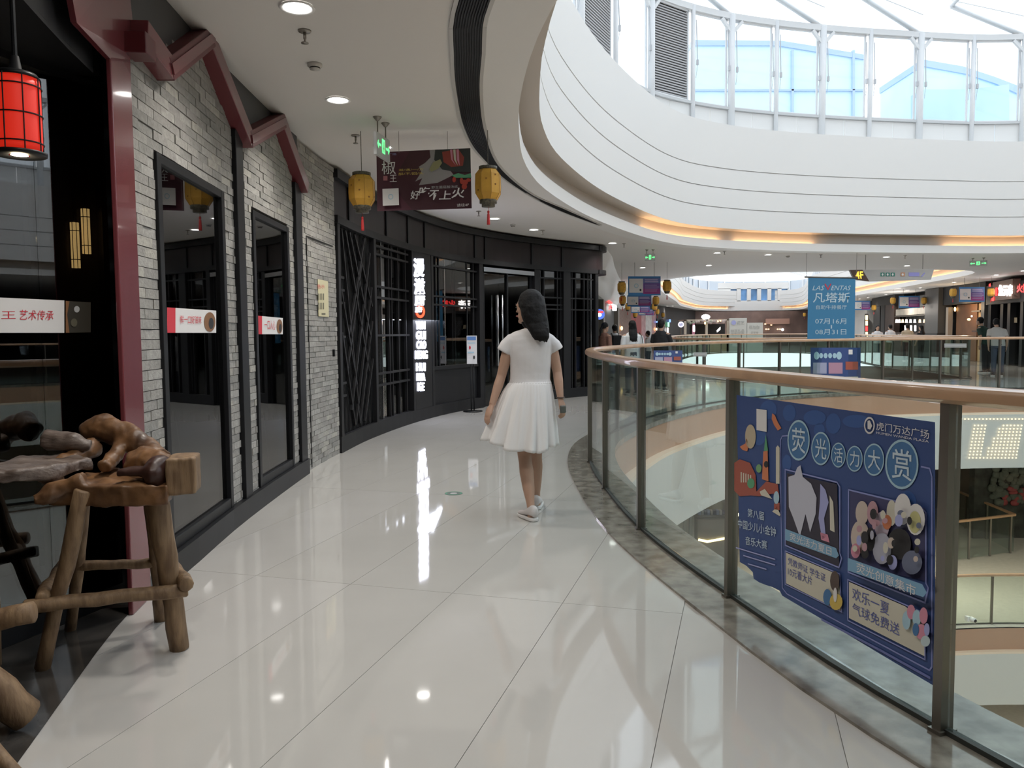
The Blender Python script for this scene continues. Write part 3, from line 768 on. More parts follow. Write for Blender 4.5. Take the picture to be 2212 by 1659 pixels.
# lower storeys: downlights added near the void edge to brighten the dark floors
LD = dup(DL, (0,0,-20), 0, 'x')
for ch in LD.children:
    if ch.type == 'LIGHT': ch.data = ch.data.copy(); ch.data.energy = 800; ch.data.color = (1,.86,.70); ch.data.spot_size = 2.7
used = False; cnt = 0
for z in (-1.79, -7.29):
    for u in VOID.us(0, VOID.L, VOID.L/13)[:-1]:
        p = VOID.off(u, 2.2, z); lab = 'added warm round downlight in the ceiling of the %s' % ('storey below' if z > -5 else 'lowest storey')
        if not used: LD.matrix_basis = Matrix.Translation(p); LD['label'] = lab; LD['group'] = 'added downlights of the lower storeys'; used = True
        else: d = dup(LD, p, 0, lab); d['group'] = 'added downlights of the lower storeys'
# sprinklers and detectors
SPR = mat('sprinkler_metal', (.30,.28,.25), .35, metal=.7)
def sprinkler_at(px, py, lab):
    p = G(px, py, CZ)
    o = root('sprinkler', p, lab, 'sprinkler', 'ceiling sprinklers')
    m = MB().lathe([(.0,0),(.042,0),(.038,-.010),(.0,-.012)], 16); m.build('escutcheon', SPR, o, True, local=True)
    m = MB().lathe([(.010,-.01),(.010,-.05),(.006,-.055),(.006,-.075)], 10); m.build('stem', SPR, o, True, local=True)
    m = MB().lathe([(.024,-.075),(.024,-.080)], 12); m.build('deflector', SPR, o, True, local=True)
for px, py, lab in ((658,66,'chrome pendent sprinkler beside the nearest downlight'),(768,292,'chrome pendent sprinkler above the left yellow lantern'),(1034,456,'small sprinkler right of the hanging advert board'),(1172,497,'small sprinkler before the end of the black restaurant'),(1348,526,'small sprinkler near the round corner cornice'),(1565,543,'small sprinkler on the bridge ceiling'),(1773,550,'small sprinkler above the blue banner'),(1955,552,'small sprinkler above the direction sign')):
    sprinkler_at(px, py, lab)
DET = mat('detector_white', (.55,.53,.50), .5)
for px, py, lab in ((680,138,'round white smoke detector between the two near downlights'),(1108,485,'round smoke detector above the black cornice'),(1702,553,'round smoke detector left of the blue banner')):
    o = root('smoke_detector', G(px, py, CZ), lab, 'detector', 'smoke detectors')
    MB().lathe([(.0,0),(.052,0),(.052,-.018),(.036,-.026),(.036,-.04),(.0,-.046)], 20).build('housing', DET, o, True, local=True)
    MB().lathe([(.03,-.034),(.037,-.034),(.037,-.026),(.03,-.026)], 20, None, False).build('vent_ring', BLACK2, o, local=True)
# =================================================================== exit signs
EXG = emat('exit_green', (.12,1.0,.25), 1.6); PLATE = mat('sign_plate', (.55,.57,.57), .3)
def exit_sign(p, yaw, w, h, lab, drop, face=-1):
    o = root('exit_sign', p, lab, 'sign', 'hanging exit signs', yaw)
    m = MB().box((0,0,0), (w,.03,h)); bevel(m.build('plate', PLATE, o, local=True), .003)
    for f in (-1, 1):
        m = MB(); y = f*.0165
        for q in ([(-.16,0),(-.26,.0)], ): pass
        m.box((-.30*w,y,.0), (.22*w,.002,.05*h*2)); m.box((.30*w,y,.0), (.22*w,.002,.05*h*2))
        for sg in (-1, 1):
            m.add([(sg*.46*w,y,0),(sg*.36*w,y,.2*h),(sg*.36*w,y,-.2*h)], [(0,1,2)])
        m.box((0,y,.02*h), (.20*w,.002,.62*h))
        m.build('arrow_print', EXG, o, local=True)
        m = MB(); y2 = f*.019
        m.box((.01*w,y2,.18*h), (.05*w,.002,.12*h)); m.box((.0,y2,.0), (.06*w,.002,.22*h)); m.box((-.035*w,y2,-.15*h), (.03*w,.002,.2*h)); m.box((.04*w,y2,-.14*h), (.03*w,.002,.2*h))
        m.build('running_figure', mat('exit_figure', (.75,.9,.78), .5), o, local=True)
    for sg in (-1, 1):
        MB().tube([(sg*.3*w,0,h/2), (sg*.3*w,0,drop)], .006, 6).build('rod', STEEL, o, local=True)
        MB().lathe([(.012,drop-.035),(.035,drop-.008),(.04,drop)], 12, Matrix.Translation((sg*.3*w,0,0))).build('ceiling_cup', SPR, o, True, local=True)
    return o
pe = W(825, 318, 7.22); exit_sign(pe, math.radians(80), .36, .2, 'green exit sign seen edge-on in front of the advert board', CZ-pe.z)
p = W(1404, 556, 18.6); exit_sign(p, math.radians(-6), .24, .165, 'green exit sign hanging at the corner of the black restaurant', CZ-p.z)
p = W(2113, 569, 21.5); exit_sign(p, math.radians(-28), .42, .15, 'green exit sign hanging over the far right corridor', CZ-p.z)
# =================================================================== lanterns
YEL = mat('lantern_yellow', (.62,.335,.045), .6, noise=.12, nscale=9); LBLK = mat('lantern_black', (.045,.04,.03), .5, col2=(.16,.14,.10), nscale=60); TAS = mat('tassel_red', (.55,.03,.03), .6)
def lantern_proto():
    o = root('yellow_lantern', (0,0,0), 'x', 'lantern', 'yellow hanging lanterns')
    b = MB().lathe([(.085,.0),(.122,-.045),(.125,-.16),(.122,-.225),(.085,-.285)], 8, None, True, math.pi/8); b.build('shade', YEL, o, local=True)
    m = MB()
    for k in range(8):
        a = math.pi/8+2*math.pi*k/8; c, s_ = math.cos(a), math.sin(a)
        m.tube([(c*r, s_*r, z) for r, z in ((.086,0),(.123,-.045),(.126,-.16),(.123,-.225),(.086,-.285))], .0022, 4)
    m.build('rib', mat('lantern_rib', (.40,.20,.03), .6), o, local=True)
    MB().lathe([(.080,.0),(.088,.004),(.088,.03),(.080,.03)], 16, None, False).build('top_ring', LBLK, o, True, local=True)
    MB().lathe([(.084,-.283),(.084,-.315),(.064,-.32),(.064,-.348),(.0,-.35)], 16, None, False).build('bottom_cap', LBLK, o, True, local=True)
    t = MB().tube([(0,0,-.35),(0,0,-.39)], .002, 5); t.ell((0,0,-.395), (.012,.012,.015), 8, 6); t.lathe([(.006,-.40),(.012,-.42),(.016,-.50),(.0155,-.515)], 10); t.build('tassel', TAS, o, True, local=True)
    m = MB()
    for k, z in ((0,-.20),(1,-.09),(2,-.17),(3,-.06),(4,-.2),(5,-.1),(6,-.15),(7,-.21),(1,-.235),(2,-.08),(6,-.06)):
        a = math.pi/4*k; c = Vector((math.cos(a), math.sin(a), 0)); tt = Vector((-c.y, c.x, 0))
        p = c*.1168 + Vector((0,0,z)); 
        for q in (0,1,2): m.obox(p+tt*(-.008+.005*q)+Vector((0,0,-.008)), tt*.003, c*.0015, Vector((0,0,.016)))
        m.obox(p-tt*.01, tt*.02, c*.0015, Vector((0,0,.003)))
    m.build('printed_mark', mat('lantern_print', (.30,.13,.03), .7), o, local=True)
    return o
LN = lantern_proto(); used = False
def hang_lantern(px, py, y, lab):
    global used
    p = W(px, py, y)
    if not used: o = LN; o.matrix_basis = Matrix.Translation(p); o['label'] = lab; used = True
    else: o = dup(LN, p, random.uniform(0,.7), lab)
    for ch in list(o.children):
        if ch.name.startswith('cord'): bpy.data.objects.remove(ch)
    MB().tube([p+Vector((0,0,.02)), Vector((p.x,p.y,CZ-.001))], .0035, 5).build('cord', LBLK, o)
YB1 = 7.6
hang_lantern(781, 380, YB1, 'yellow paper lantern with red tassel left of the advert board')
hang_lantern(1054, 367, YB1, 'yellow paper lantern with red tassel right of the advert board')
for px, py, y, t in ((1343,610,22,'left of the large purple banner'),(1441,607,22,'right of the large purple banner'),(1345,640,29,'left of the second purple banner'),(1417,641,29,'right of the second purple banner'),(1356,656,37,'left of the third purple banner'),(1414,656,37,'right of the third purple banner'),(1372,673,42,'left of the fourth purple banner'),(1420,668,46,'right of the fourth purple banner'),(1432,676,56,'above the round white sign'),(1449,684,66,'past the round white sign'),(1464,687,70,'above the flower kiosk'),
                     (2059,624,30.5,'left of the purple banner by the red shop signs'),(2141,623,29,'right of the purple banner by the red shop signs'),(1929,643,37.8,'left of the purple banner over the drinks counter'),(1996,643,37.8,'right of the purple banner over the drinks counter'),(1888,659,44,'beside the purple banner next to the blue banner'),(1738,676,66,'behind the left edge of the blue banner'),(1716,683,76,'under the far bulging bulkhead')):
    hang_lantern(px, py, y, 'small yellow lantern hanging '+t)
# =================================================================== red lantern in the entrance
rp = W(38, 250, 2.62)
rl = root('red_lantern', rp, 'lit red cylinder lantern in a black wire frame at the entrance', 'lantern')
MB().lathe([(.0,-.118),(.066,-.118),(.069,-.09),(.069,.09),(.066,.118),(.0,.118)], 24).build('shade', mat('lantern_red', (.5,.03,.02), .5, emit=(1,.03,.012), es=.38), rl, True, local=True)
m = MB()
for k in range(8):
    a = 2*math.pi*k/8; m.tube([(.0715*math.cos(a), .0715*math.sin(a), -.12), (.0715*math.cos(a), .0715*math.sin(a), .12)], .0022, 5)
for z in (-.09, 0, .09): m.tube([(.0715*math.cos(a), .0715*math.sin(a), z) for a in [2*math.pi*k/24 for k in range(25)]], .0028, 5)
m.build('wire_frame', BLACK, rl, local=True)
MB().lathe([(.0,.118),(.072,.118),(.06,.135),(.02,.145),(.012,.19),(.0,.19)], 20).build('cap', BLACK, rl, True, local=True)
MB().lathe([(.03,-.128),(.08,-.128),(.082,-.118),(.03,-.118)], 20, None, False).build('base_ring', BLACK, rl, True, local=True)
m = MB(); m.add([(.026*math.cos(2*math.pi*k/16), .026*math.sin(2*math.pi*k/16), -.127) for k in range(16)], [tuple(range(16))[::-1]]); m.build('bulb', emat('bulb_warm', (1,.85,.6), 10), rl, local=True)
light('POINT', 'lamp', rl, (0,0,-.15), 1.5, (1,.8,.5), .03)
MB().tube([rp+Vector((0,0,.19)), Vector((rp.x,rp.y,CZ-.001))], .008, 8).build('stem', BLACK, rl)
# lit wall lamps deep inside the restaurant
for px, y, lab in ((163, 3.90, 'warm tubular lantern glowing inside the restaurant window'),(186, 3.96, 'second warm tubular lantern deeper inside the restaurant')):
    p = W(px, 530 if px < 180 else 500, y); o = root('tube_lantern', p, lab, 'lantern', 'warm lanterns inside the restaurant')
    MB().lathe([(.0,-.11),(.021,-.11),(.021,.11),(.0,.11)], 14).build('shade', mat('lantern_warm', (.6,.35,.1), .5, emit=(1,.62,.22), es=1.6), o, True, local=True)
    m = MB()
    for k in range(8): a = 2*math.pi*k/8; m.tube([(.023*math.cos(a), .023*math.sin(a), -.13), (.023*math.cos(a), .023*math.sin(a), .13)], .0018, 4)
    for z in (-.07,.07): m.tube([(.023*math.cos(a), .023*math.sin(a), z) for a in [2*math.pi*k/16 for k in range(17)]], .002, 4)
    m.build('wire_frame', BLACK, o, local=True)
    MB().tube([(0,0,.12), (0,0,2.95-p.z)], .005, 5).build('cord', BLACK, o, local=True)
# =================================================================== organic shapes
from mathutils import noise as mnoise
def organic(mb, voxel, name, m, parent, amp=0.0, freq=8.0, smooth=4, local=False, kind=None):
    """union of closed shapes grown into one continuous skin"""
    me = bpy.data.meshes.new('tmp'); me.from_pydata([tuple(x) for x in mb.v], [], mb.f); me.update()
    bm = bmesh.new(); bm.from_mesh(me); bmesh.ops.recalc_face_normals(bm, faces=bm.faces[:]); bm.to_mesh(me); bm.free()
    o = bpy.data.objects.new('tmp', me)
    r = o.modifiers.new('r', 'REMESH'); r.mode = 'VOXEL'; r.voxel_size = voxel
    if smooth:
        s = o.modifiers.new('s', 'SMOOTH'); s.iterations = smooth; s.factor = .5
    out = evalmesh(o); out.name = name; bpy.data.meshes.remove(me)
    if amp:
        nrm = [v.normal.copy() for v in out.vertices]
        for v, n in zip(out.vertices, nrm):
            k = mnoise.noise(v.co*freq)*amp + mnoise.noise(v.co*freq*2.7)*amp*.4
            v.co += n*k
    if parent is not None and not local: out.transform(mw(parent).inverted())
    for p in out.polygons: p.use_smooth = True
    out.materials.clear()
    if m is not None: out.materials.append(m)
    q = bpy.data.objects.new(name, out); COL.objects.link(q)
    if parent is not None: q.parent = parent
    if kind: q['kind'] = kind
    return q
LOG = mat('log_wood', (.13,.075,.038), .6, col2=(.27,.175,.095), nscale=6, stretch=(6,6,1), bump=.25, bscale=14)
LOG2 = mat('root_wood', (.060,.028,.014), .45, col2=(.25,.125,.052), nscale=7, bump=.5, bscale=14, coat=.08)
LOG3 = mat('grey_sheen_wood', (.085,.058,.045), .42, col2=(.22,.175,.15), nscale=7, stretch=(1,4,4), bump=.5, bscale=16, coat=.06)  # grey of light reflected on the glossy slab, put into the colour
def logbar(mb, pts, r0, r1, n=10):
    P = [Vector(p) for p in pts]; Q = []; k = 7
    for i in range(k+1):
        t = i/k; s = t*(len(P)-1); j = min(int(s), len(P)-2); q = P[j].lerp(P[j+1], s-j)
        if 0 < i < k: q = q + Vector((random.uniform(-.006,.006), random.uniform(-.006,.006), random.uniform(-.004,.004)))
        Q.append(q)
    R = [(r0+(r1-r0)*i/k)*random.uniform(.93,1.07) for i in range(k+1)]
    Q = [Q[0]+(Q[0]-Q[1]).normalized()*.006] + Q + [Q[-1]+(Q[-1]-Q[-2]).normalized()*.006]; R = [R[0]*.8] + R + [R[-1]*.8]
    return mb.tube(Q, R, n)
TB = root('root_log_table', (-1.78,3.46,0), 'rustic table of tree root slab on splayed log legs', 'table')
def Wz(px, py, y): return W(px, py, y)
f1, f2, f3, f4 = G(92,1446), G(152,1362), G(388,1402), G(348,1340)
def Wt(px, py, y): return W(px, py, y-.16)
t1, t2, t3, t4 = Wt(180,1060,3.32), Wt(186,1050,3.62), Wt(336,1055,3.45), Wt(325,1050,3.70)
for a, b, r0, r1 in ((f1,t1,.030,.034),(f2,t2,.024,.030),(f3,t3,.040,.048),(f4,t4,.030,.036)):
    a = a.copy(); a.z = .006; m = MB(); logbar(m, [a, b], r0, r1); m.build('leg', LOG, TB, True)
def on(a, b, z): return a.lerp(b, (z-a.z)/(b.z-a.z))
r1_, r3_, r2_, r4_ = on(f1,t1,.30), on(f3,t3,.29), on(f2,t2,.33), on(f4,t4,.31)
ex = lambda a, b, k: (a+(a-b).normalized()*k, b+(b-a).normalized()*k)
for a, b, k, r in ((r1_-Vector((0,.055,0)), r3_-Vector((0,.065,0)), .09, .030),(r2_, r4_, .02, .024),(r3_+Vector((.055,0,.035)), r4_+Vector((.055,0,.03)), .07, .032),(r1_+Vector((-.05,0,.03)), r2_+Vector((-.05,0,.03)), .07, .028)):
    a, b = ex(a, b, k); m = MB(); logbar(m, [a, b], r, r*.95); m.build('stretcher', LOG, TB, True)
# slab: polished root part
m = MB()
def blob(px, py, y, rx, ry, rz, rot=0): m.ell(Wt(px, py, y), (rx,ry,rz), 16, 10, Matrix.Rotation(rot, 3, 'Z'))
sl = [Wt(95,1068,3.34), Wt(160,1062,3.31), Wt(260,1052,3.30), Wt(362,1045,3.32), Wt(375,1000,3.55), Wt(340,965,3.74), Wt(255,985,3.78), Wt(185,1000,3.62), Wt(150,1040,3.48)]
zt = .76; poly = [Vector((p.x, p.y, .69)) for p in sl]
m.prism(poly, (0,0,.085))
m.tube([Wt(190,940,3.82), Wt(222,922,3.80), Wt(262,938,3.78), Wt(305,962,3.74), Wt(350,990,3.66)], [.05,.066,.062,.055,.05], 12)
m.tube([Wt(262,950,3.76), Wt(250,985,3.66), Wt(225,1010,3.52)], [.03,.035,.03], 10)
m.tube([Wt(200,965,3.72), Wt(165,985,3.6), Wt(120,1005,3.52), Wt(100,1015,3.5)], [.045,.035,.03,.02], 10)
m.tube([Wt(185,1040,3.36), Wt(120,1062,3.32), Wt(72,1080,3.28)], [.045,.04,.022], 10)
m.tube([Wt(130,1035,3.42), Wt(75,1018,3.42), Wt(42,1020,3.42)], [.04,.028,.014], 10)
m.tube([Wt(300,1000,3.62), Wt(345,1010,3.52), Wt(365,1030,3.42)], [.075,.07,.06], 12)
organic(m, .009, 'root_slab', LOG2, TB, .014, 13, 3)
m = MB(); e0 = Wt(362,1026,3.42); m.box(e0+Vector((.055,.03,.0)), (.115,.16,.155), Matrix.Rotation(.25, 3, 'Z')); organic(m, .008, 'end_block', LOG, TB, .004, 12, 4)
m = MB(); m.box(Wt(300,1040,3.40)+Vector((.0,0,.045)), (.14,.12,.03), Matrix.Rotation(.1,3,'Z')); m.ell(Wt(345,1030,3.42)+Vector((.0,0,.02)), (.055,.10,.075)); organic(m, .009, 'dark_carving', mat('dark_wood', (.035,.014,.010), .4, noise=.3, nscale=9), TB, .006, 16, 3)
m = MB(); pl = [Wt(-90,985,3.18), Wt(40,1000,3.26), Wt(125,985,3.36), Wt(195,962,3.56), Wt(150,945,3.62), Wt(95,935,3.62), Wt(-90,940,3.40)]
m.prism([Vector((p.x,p.y,.80)) for p in pl], (0,0,.055)); m.tube([Wt(100,950,3.62), Wt(160,952,3.6), Wt(200,962,3.62)], [.05,.04,.03], 10)
organic(m, .011, 'grey_sheen_slab', LOG3, TB, .02, 9, 3)
m = MB(); a = Wt(-40,1010,3.36); a.z = .012
logbar(m, [a, Vector((a.x+.02,a.y,.80))], .035, .04); m.build('leg', LOG, TB, True)
# nearer stool, mostly outside the frame
ST = root('log_stool', (-1.95,2.45,0), 'rough log stool with splayed legs on the dark floor', 'stool')
seat = Vector((-2.02,2.5,.46))
m = MB().lathe([(.0,-.04),(.18,-.04),(.20,-.02),(.20,.02),(.18,.04),(.0,.04)], 20, Matrix.Translation(seat)); m.build('seat', LOG3, ST, True)
g1 = G(58,1572); g1.z = .045; g2 = G(78,1728); g2.z = .012
m = MB(); logbar(m, [g1, seat+Vector((.10,.02,-.03))], .056, .05, 12); m.build('leg', LOG, ST, True)
m = MB(); logbar(m, [g2, seat+Vector((.12,-.12,-.03))], .020, .022, 10); m.build('leg', LOG, ST, True)
for q in ((-2.25,2.25),(-2.25,2.75)):
    m = MB(); logbar(m, [Vector((*q,.03)), seat+Vector(((q[0]+2.02)*.5,(q[1]-2.5)*.5,-.03))], .032, .035); m.build('leg', LOG, ST, True)
m = MB(); e = W(72,1322,2.85); logbar(m, [e, e+Vector((-.36,-.10,-.06))], .040, .042, 12); m.build('stretcher', LOG, ST, True)
# =================================================================== printed boards
class Board:
    def __init__(s, P, n, parent, eps=.0012):
        s.P = Vector(P); s.n = Vector(n).normalized(); s.par = parent; s.eps = eps; s.k = 0
        if s.n.dot(Vector((0,0,EYE))-s.P) < 0: s.n = -s.n
    def q(s, px, py, l=0): return onplane(px, py, s.P + s.n*(s.eps*l), s.n)
    def poly(s, pts, m, name, l=None):
        if l is None: s.k += 1; l = s.k
        v = [s.q(x, y, l) for x, y in pts]
        tri = tessellate_polygon([v]); mb = MB(); mb.v = v
        for t in tri:
            a, b, c = [v[i] for i in t]; mb.f.append(tuple(t) if (b-a).cross(c-a).dot(s.n) > 0 else tuple(t)[::-1])
        return mb.build(name, m, s.par)
    def rect(s, x0, y0, x1, y1, m, name, l=None): return s.poly([(x0,y0),(x1,y0),(x1,y1),(x0,y1)], m, name, l)
    def disc(s, cx, cy, rx, ry, m, name, l=None, n=28): return s.poly([(cx+rx*math.cos(a), cy+ry*math.sin(a)) for a in [2*math.pi*k/n for k in range(n)]], m, name, l)
    def ring(s, cx, cy, rx, ry, w, m, name, l=None, n=28):
        if l is None: s.k += 1; l = s.k
        mb = MB()
        for k in range(n):
            a, b = 2*math.pi*k/n, 2*math.pi*(k+1)/n
            mb.poly([s.q(cx+rx*math.cos(a), cy+ry*math.sin(a), l), s.q(cx+rx*(1-w)*math.cos(a), cy+ry*(1-w)*math.sin(a), l), s.q(cx+rx*(1-w)*math.cos(b), cy+ry*(1-w)*math.sin(b), l), s.q(cx+rx*math.cos(b), cy+ry*math.sin(b), l)])
        return mb.build(name, m, s.par)
    def line(s, pts, wid, m, name, l=None):
        if l is None: s.k += 1; l = s.k
        mb = MB(); v = [s.q(x, y, l) for x, y in pts]
        for a, b in zip(v[:-1], v[1:]):
            d = (b-a).normalized(); t = d.cross(s.n)*wid/2
            mb.poly([a-t-d*wid*.3, b-t+d*wid*.3, b+t+d*wid*.3, a+t-d*wid*.3])
        return mb.build(name, m, s.par)
    def text(s, body, tl, tr, bl, m, name='lettering', l=None, shear=0.0, off=0.0, extrude=0.0):
        if l is None: s.k += 1; l = s.k
        A, B, C = s.q(*tl, l), s.q(*tr, l), s.q(*bl, l)
        t = text(body, 1.0, Matrix.Identity(4), m, None, name, 'LEFT', shear=shear, off=off, extrude=extrude)
        vs = [v.co for v in t.data.vertices]
        if not vs: return t
        x0, x1 = min(v.x for v in vs), max(v.x for v in vs); y0, y1 = min(v.y for v in vs), max(v.y for v in vs)
        ex, ey = (B-A), (A-C); inv = mw(s.par).inverted()
        for v in t.data.vertices:
            v.co = inv @ (C + ex*((v.co.x-x0)/(x1-x0)) + ey*((v.co.y-y0)/(y1-y0)) + s.n*v.co.z)
        t.parent = s.par
        return t
def P_(name, c, r=.55): return mat('print_'+name, c, r)
PW, PR, PRD, PDK = P_('white',(.72,.70,.69)), P_('red',(.60,.03,.05)), P_('dark_red',(.055,.012,.02)), P_('dark',(.02,.018,.02))
PBL, PBL2, PCY = P_('blue',(.038,.075,.225)), P_('midblue',(.06,.17,.36)), P_('pale_cyan',(.38,.56,.66))
PLIL, PYEL, PGRN, PORG, PPNK, PBR = P_('lilac',(.36,.38,.66)), P_('yellow',(.62,.45,.10)), P_('green',(.10,.33,.17)), P_('orange',(.60,.20,.09)), P_('pink',(.62,.25,.34)), P_('brown',(.22,.10,.04))
PIV = P_('ivory', (.60,.57,.47)); PGY = P_('grey', (.40,.40,.40)); PMAG = P_('magenta', (.30,.04,.22)); PPUR = P_('purple', (.16,.08,.30)); PBRD = P_('bright_blue', (.05,.22,.50))
# ---- stickers on the shop glass
def sticker(P, n, name, label, fn, group=None):
    o = root(name, P, label, 'sticker', group); b = Board(P, n, o); fn(b); return o
A_, B_ = LGp(1,0,.004), LGp(3.6,0,.004); n_ = (B_-A_).cross(Vector((0,0,1)))
def f(b):
    b.poly([(-60,640),(139,649),(139,719),(-60,719)], PW, 'paper')
    b.text('椒王', (-34,671), (34,671), (-34,690), PR); b.text('艺术传承', (43,669), (116,671), (43,691), PR, shear=.15)
sticker(Board(A_, n_, None).q(70,690), n_, 'window_sticker', 'white sticker with red characters on the large dark shop window', f, 'window stickers')
A_, B_ = LGp(3.67,0,.004), LGp(4,0,.004); n2_ = (B_-A_).cross(Vector((0,0,1)))
def f(b):
    b.poly([(142,650),(196,653),(196,718),(142,719)], P_('food_dark',(.035,.030,.022)), 'photo')
    b.poly([(142,650),(150,651),(145,680),(150,719),(142,719)], PBR, 'bowl_edge'); b.disc(166,668,6,7,PGY,'garnish'); b.disc(160,697,7,9,P_('food_olive',(.10,.09,.06)),'garnish')
sticker(Board(A_, n2_, None).q(170,690), n2_, 'window_sticker', 'dark food photo sticker beside the white sticker on the glass', f, 'window stickers')
def winst(w, px0, px1, yt0, yt1, yb, body, label):
    um = (w[0]+w[1])/2; P = SHOP.off(um, .014, 0); n = SHOP.nrm(um); A = SHOP.off(w[0], .013, 0); B = SHOP.off(w[1], .013, 0); n = (B-A).cross(Vector((0,0,1))); wd = px1-px0
    def f(b):
        X = lambda t: px0+wd*t; Y = lambda t: yt0+(yt1-yt0)*t
        b.poly([(px0,yt0),(px1,yt1),(px1,yb),(px0,yb)], PW, 'paper'); b.poly([(px0,yt0),(X(.17),Y(.17)),(X(.17),yb),(px0,yb)], PR, 'red_band')
        b.disc(X(.87), (Y(.87)+yb)/2+1, wd*.115, (yb-yt1)*.44, PBR, 'bowl'); b.disc(X(.9), (Y(.9)+yb)/2+4, wd*.05, (yb-yt1)*.25, PDK, 'bowl_inside')
        b.text(body, (X(.27), Y(.27)+15*wd/106), (X(.70), Y(.70)+14*wd/106), (X(.27), yb-20*wd/106), PR)
    sticker(Board(A, n, None).q((px0+px1)/2, 700), n, 'window_sticker', label, f, 'window stickers')
winst(w1, 361, 467, 664, 671, 719, '鲜一口好滋味', 'white and red sticker with a bowl photo on the wider brick wall window')
winst(w2, 557, 611, 682, 687, 722, '一口入心', 'white and red sticker with a bowl photo on the narrow brick wall window')
# ---- yellow notice on the brick
un = wh(694)[0]; P = SHOP.off(un, .031, 0); o = root('wall_notice', SHOP.off(un, .031, wz(694,645)), 'pale yellow notice with red heading on the grey bricks', 'notice')
b = Board(P, SHOP.nrm(un), o); z0, z1 = wz(694,684), wz(694,606)
m = MB(); wbox(m, wh(683)[0], wh(705)[0], z0, z1, .027, .033); m.build('board', P_('notice_yellow',(.60,.55,.36)), o)
b.P = SHOP.off(un, .034, 0)
b.text('告示', (686,614), (701,615), (686,623), PR)
for i in range(3):
    for j in range(2): b.rect(687+5*i, 634+20*j, 690+5*i, 648+20*j, P_('notice_ink',(.16,.15,.10)), 'print_figure', 2)
b.rect(695,676,703,680, P_('notice_ink',(.16,.15,.10)), 'print_mark', 2)
# ---- LED letters of the pylon
um = (us0+us1)/2; b = Board(SHOP.off(um, .049, 0), SHOP.nrm(um), DS, .004)
LEDW = emat('led_white', (.80,.82,1.0), 7.0); LEDR = emat('led_red', (1.0,.06,.02), 3.0)
for body, x0, y0, x1, y1 in (('漫',893,558,916,599),('滋',894.5,601,917,637),('厨',896,639,917,661),('房',897,662,911,675)):
    b.text(body, (x0,y0), (x1,y0), (x0,y1), LEDW, 'led_character', 1, off=.03, extrude=.01)
b.ring(908,673,10,14,.42,LEDR,'led_swoosh',2)
for body, x0, y0, x1, y1 in (('YUN',898,694,918,712),('GUI',899,715,919,734),('CAO',900,736,920,754),('MENG',896,757,923,776),('HUI',899,784,918.5,802),('HUA',900,806,918,823),('IGE',902.5,826,916,845)):
    b.text(body, (x0,y0), (x1,y0), (x0,y1), LEDW, 'led_letters', 1, off=.02, extrude=.01)
light('AREA', 'sign_glow', DS, DS.matrix_basis.inverted() @ SHOP.off(um, .12, 1.6), 14, (.8,.85,1), .25, None, sy=1.6)
DS.children[-1].matrix_basis = DS.matrix_basis.inverted() @ frameM(SHOP.off(um, .10, 1.5), SHOP.tan(um), Vector((0,0,1)), SHOP.tan(um).cross(Vector((0,0,1)))) 
lg = DS.children[-1]
zax = (lg.matrix_basis.to_3x3() @ Vector((0,0,-1)))
if zax.dot(SHOP.nrm(um)) < 0: lg.matrix_basis = lg.matrix_basis @ Matrix.Rotation(math.pi, 4, 'Y')
# ---- hanging advert board
y = 7.62; c = W(916, 388, y); o = root('hanging_advert', c, 'dark red hanging advert board with white brush characters and meat photo', 'advert board')
n = Vector((.04,-1,0)).normalized(); b = Board(c - n*0, n, o, .0015)
cor = [(813,329),(1016,320),(1019,450),(815,456)]
pts = [b.q(x, yy) for x, yy in cor]
MB().prism(pts, -b.n*.008).build('board', PRD, o)
b.poly([(813,329),(885,326),(845,400),(890,453),(815,456)], P_('maroon',(.075,.014,.028)), 'print_tint')
b.poly([(928,324),(945,323),(958,350),(980,378),(945,395),(905,400),(912,385),(897,392),(910,372),(905,360),(918,352),(930,340)], P_('mist',(.30,.28,.28)), 'print_brush_stroke')
b.poly([(940,323.5),(1015.5,320.5),(1017,372),(985,372),(955,366),(938,345)], P_('plate_dark',(.03,.035,.032)), 'print_plate')
b.poly([(955,328),(990,322),(1003,340),(1000,358),(975,361),(958,350)], P_('meat_red',(.28,.05,.035)), 'print_meat')
for k in range(3): b.poly([(972+7*k,323.5-.3*k),(977+7*k,323-.3*k),(978+7*k,345),(985+4*k,358),(975+6*k,345)], (PPNK, PIV, PPNK)[k], 'print_meat_strip')
b.poly([(927,366),(936,350),(951,344),(955,352),(947,364),(932,371)], P_('olive',(.28,.26,.13)), 'print_garnish')
b.poly([(975,379),(990,374),(1004,378),(1017,374),(1018,384),(1000,384),(985,384)], PGRN, 'print_leaf')
for (x, yy, rx, ry) in ((981,388,4,6),(997,391,4,7),(1004,394,7,6),(1003,403,6,6),(1012,389,5,4)): b.disc(x, yy, rx, ry, P_('pepper_red',(.42,.05,.03)), 'print_pepper', None, 12)
b.text('椒', (824,348), (854,347), (825,377), PW); b.text('王', (842,378), (857,377.5), (842,393), PW); b.rect(828,380,837,390, P_('seal_pink',(.40,.15,.17)), 'print_seal')
b.text('滋/遇/一/方', (861,365), (915,363), (861,370), PYEL); b.text('酥/不/回/头', (861,373), (915,371), (861,379), PYEL)
b.text('广场', (838,331.5), (856,330.7), (838,336), PLIL)
b.text('野生菌菇酸汤底', (932,402), (989,400), (932,408), PGY)
for ch, x0, y0, x1, y1 in (('好',886,412,907,431),('吃',905,404,929,421),('不',927,411,948,432),('上',948,412,974,431),('火',975,406,1003,428)): b.text(ch, (x0,y0), (x1,y0-.6), (x0,y1), PW, off=.012, shear=.1)
b.text('请往4F', (987,440), (1013,438.5), (987,447), PW)
b.poly([(826,408),(861,406.5),(862,443),(827,444.5)], PW, 'white_card'); b.ring(844,425,5.5,6,.3,PCY,'card_emblem')
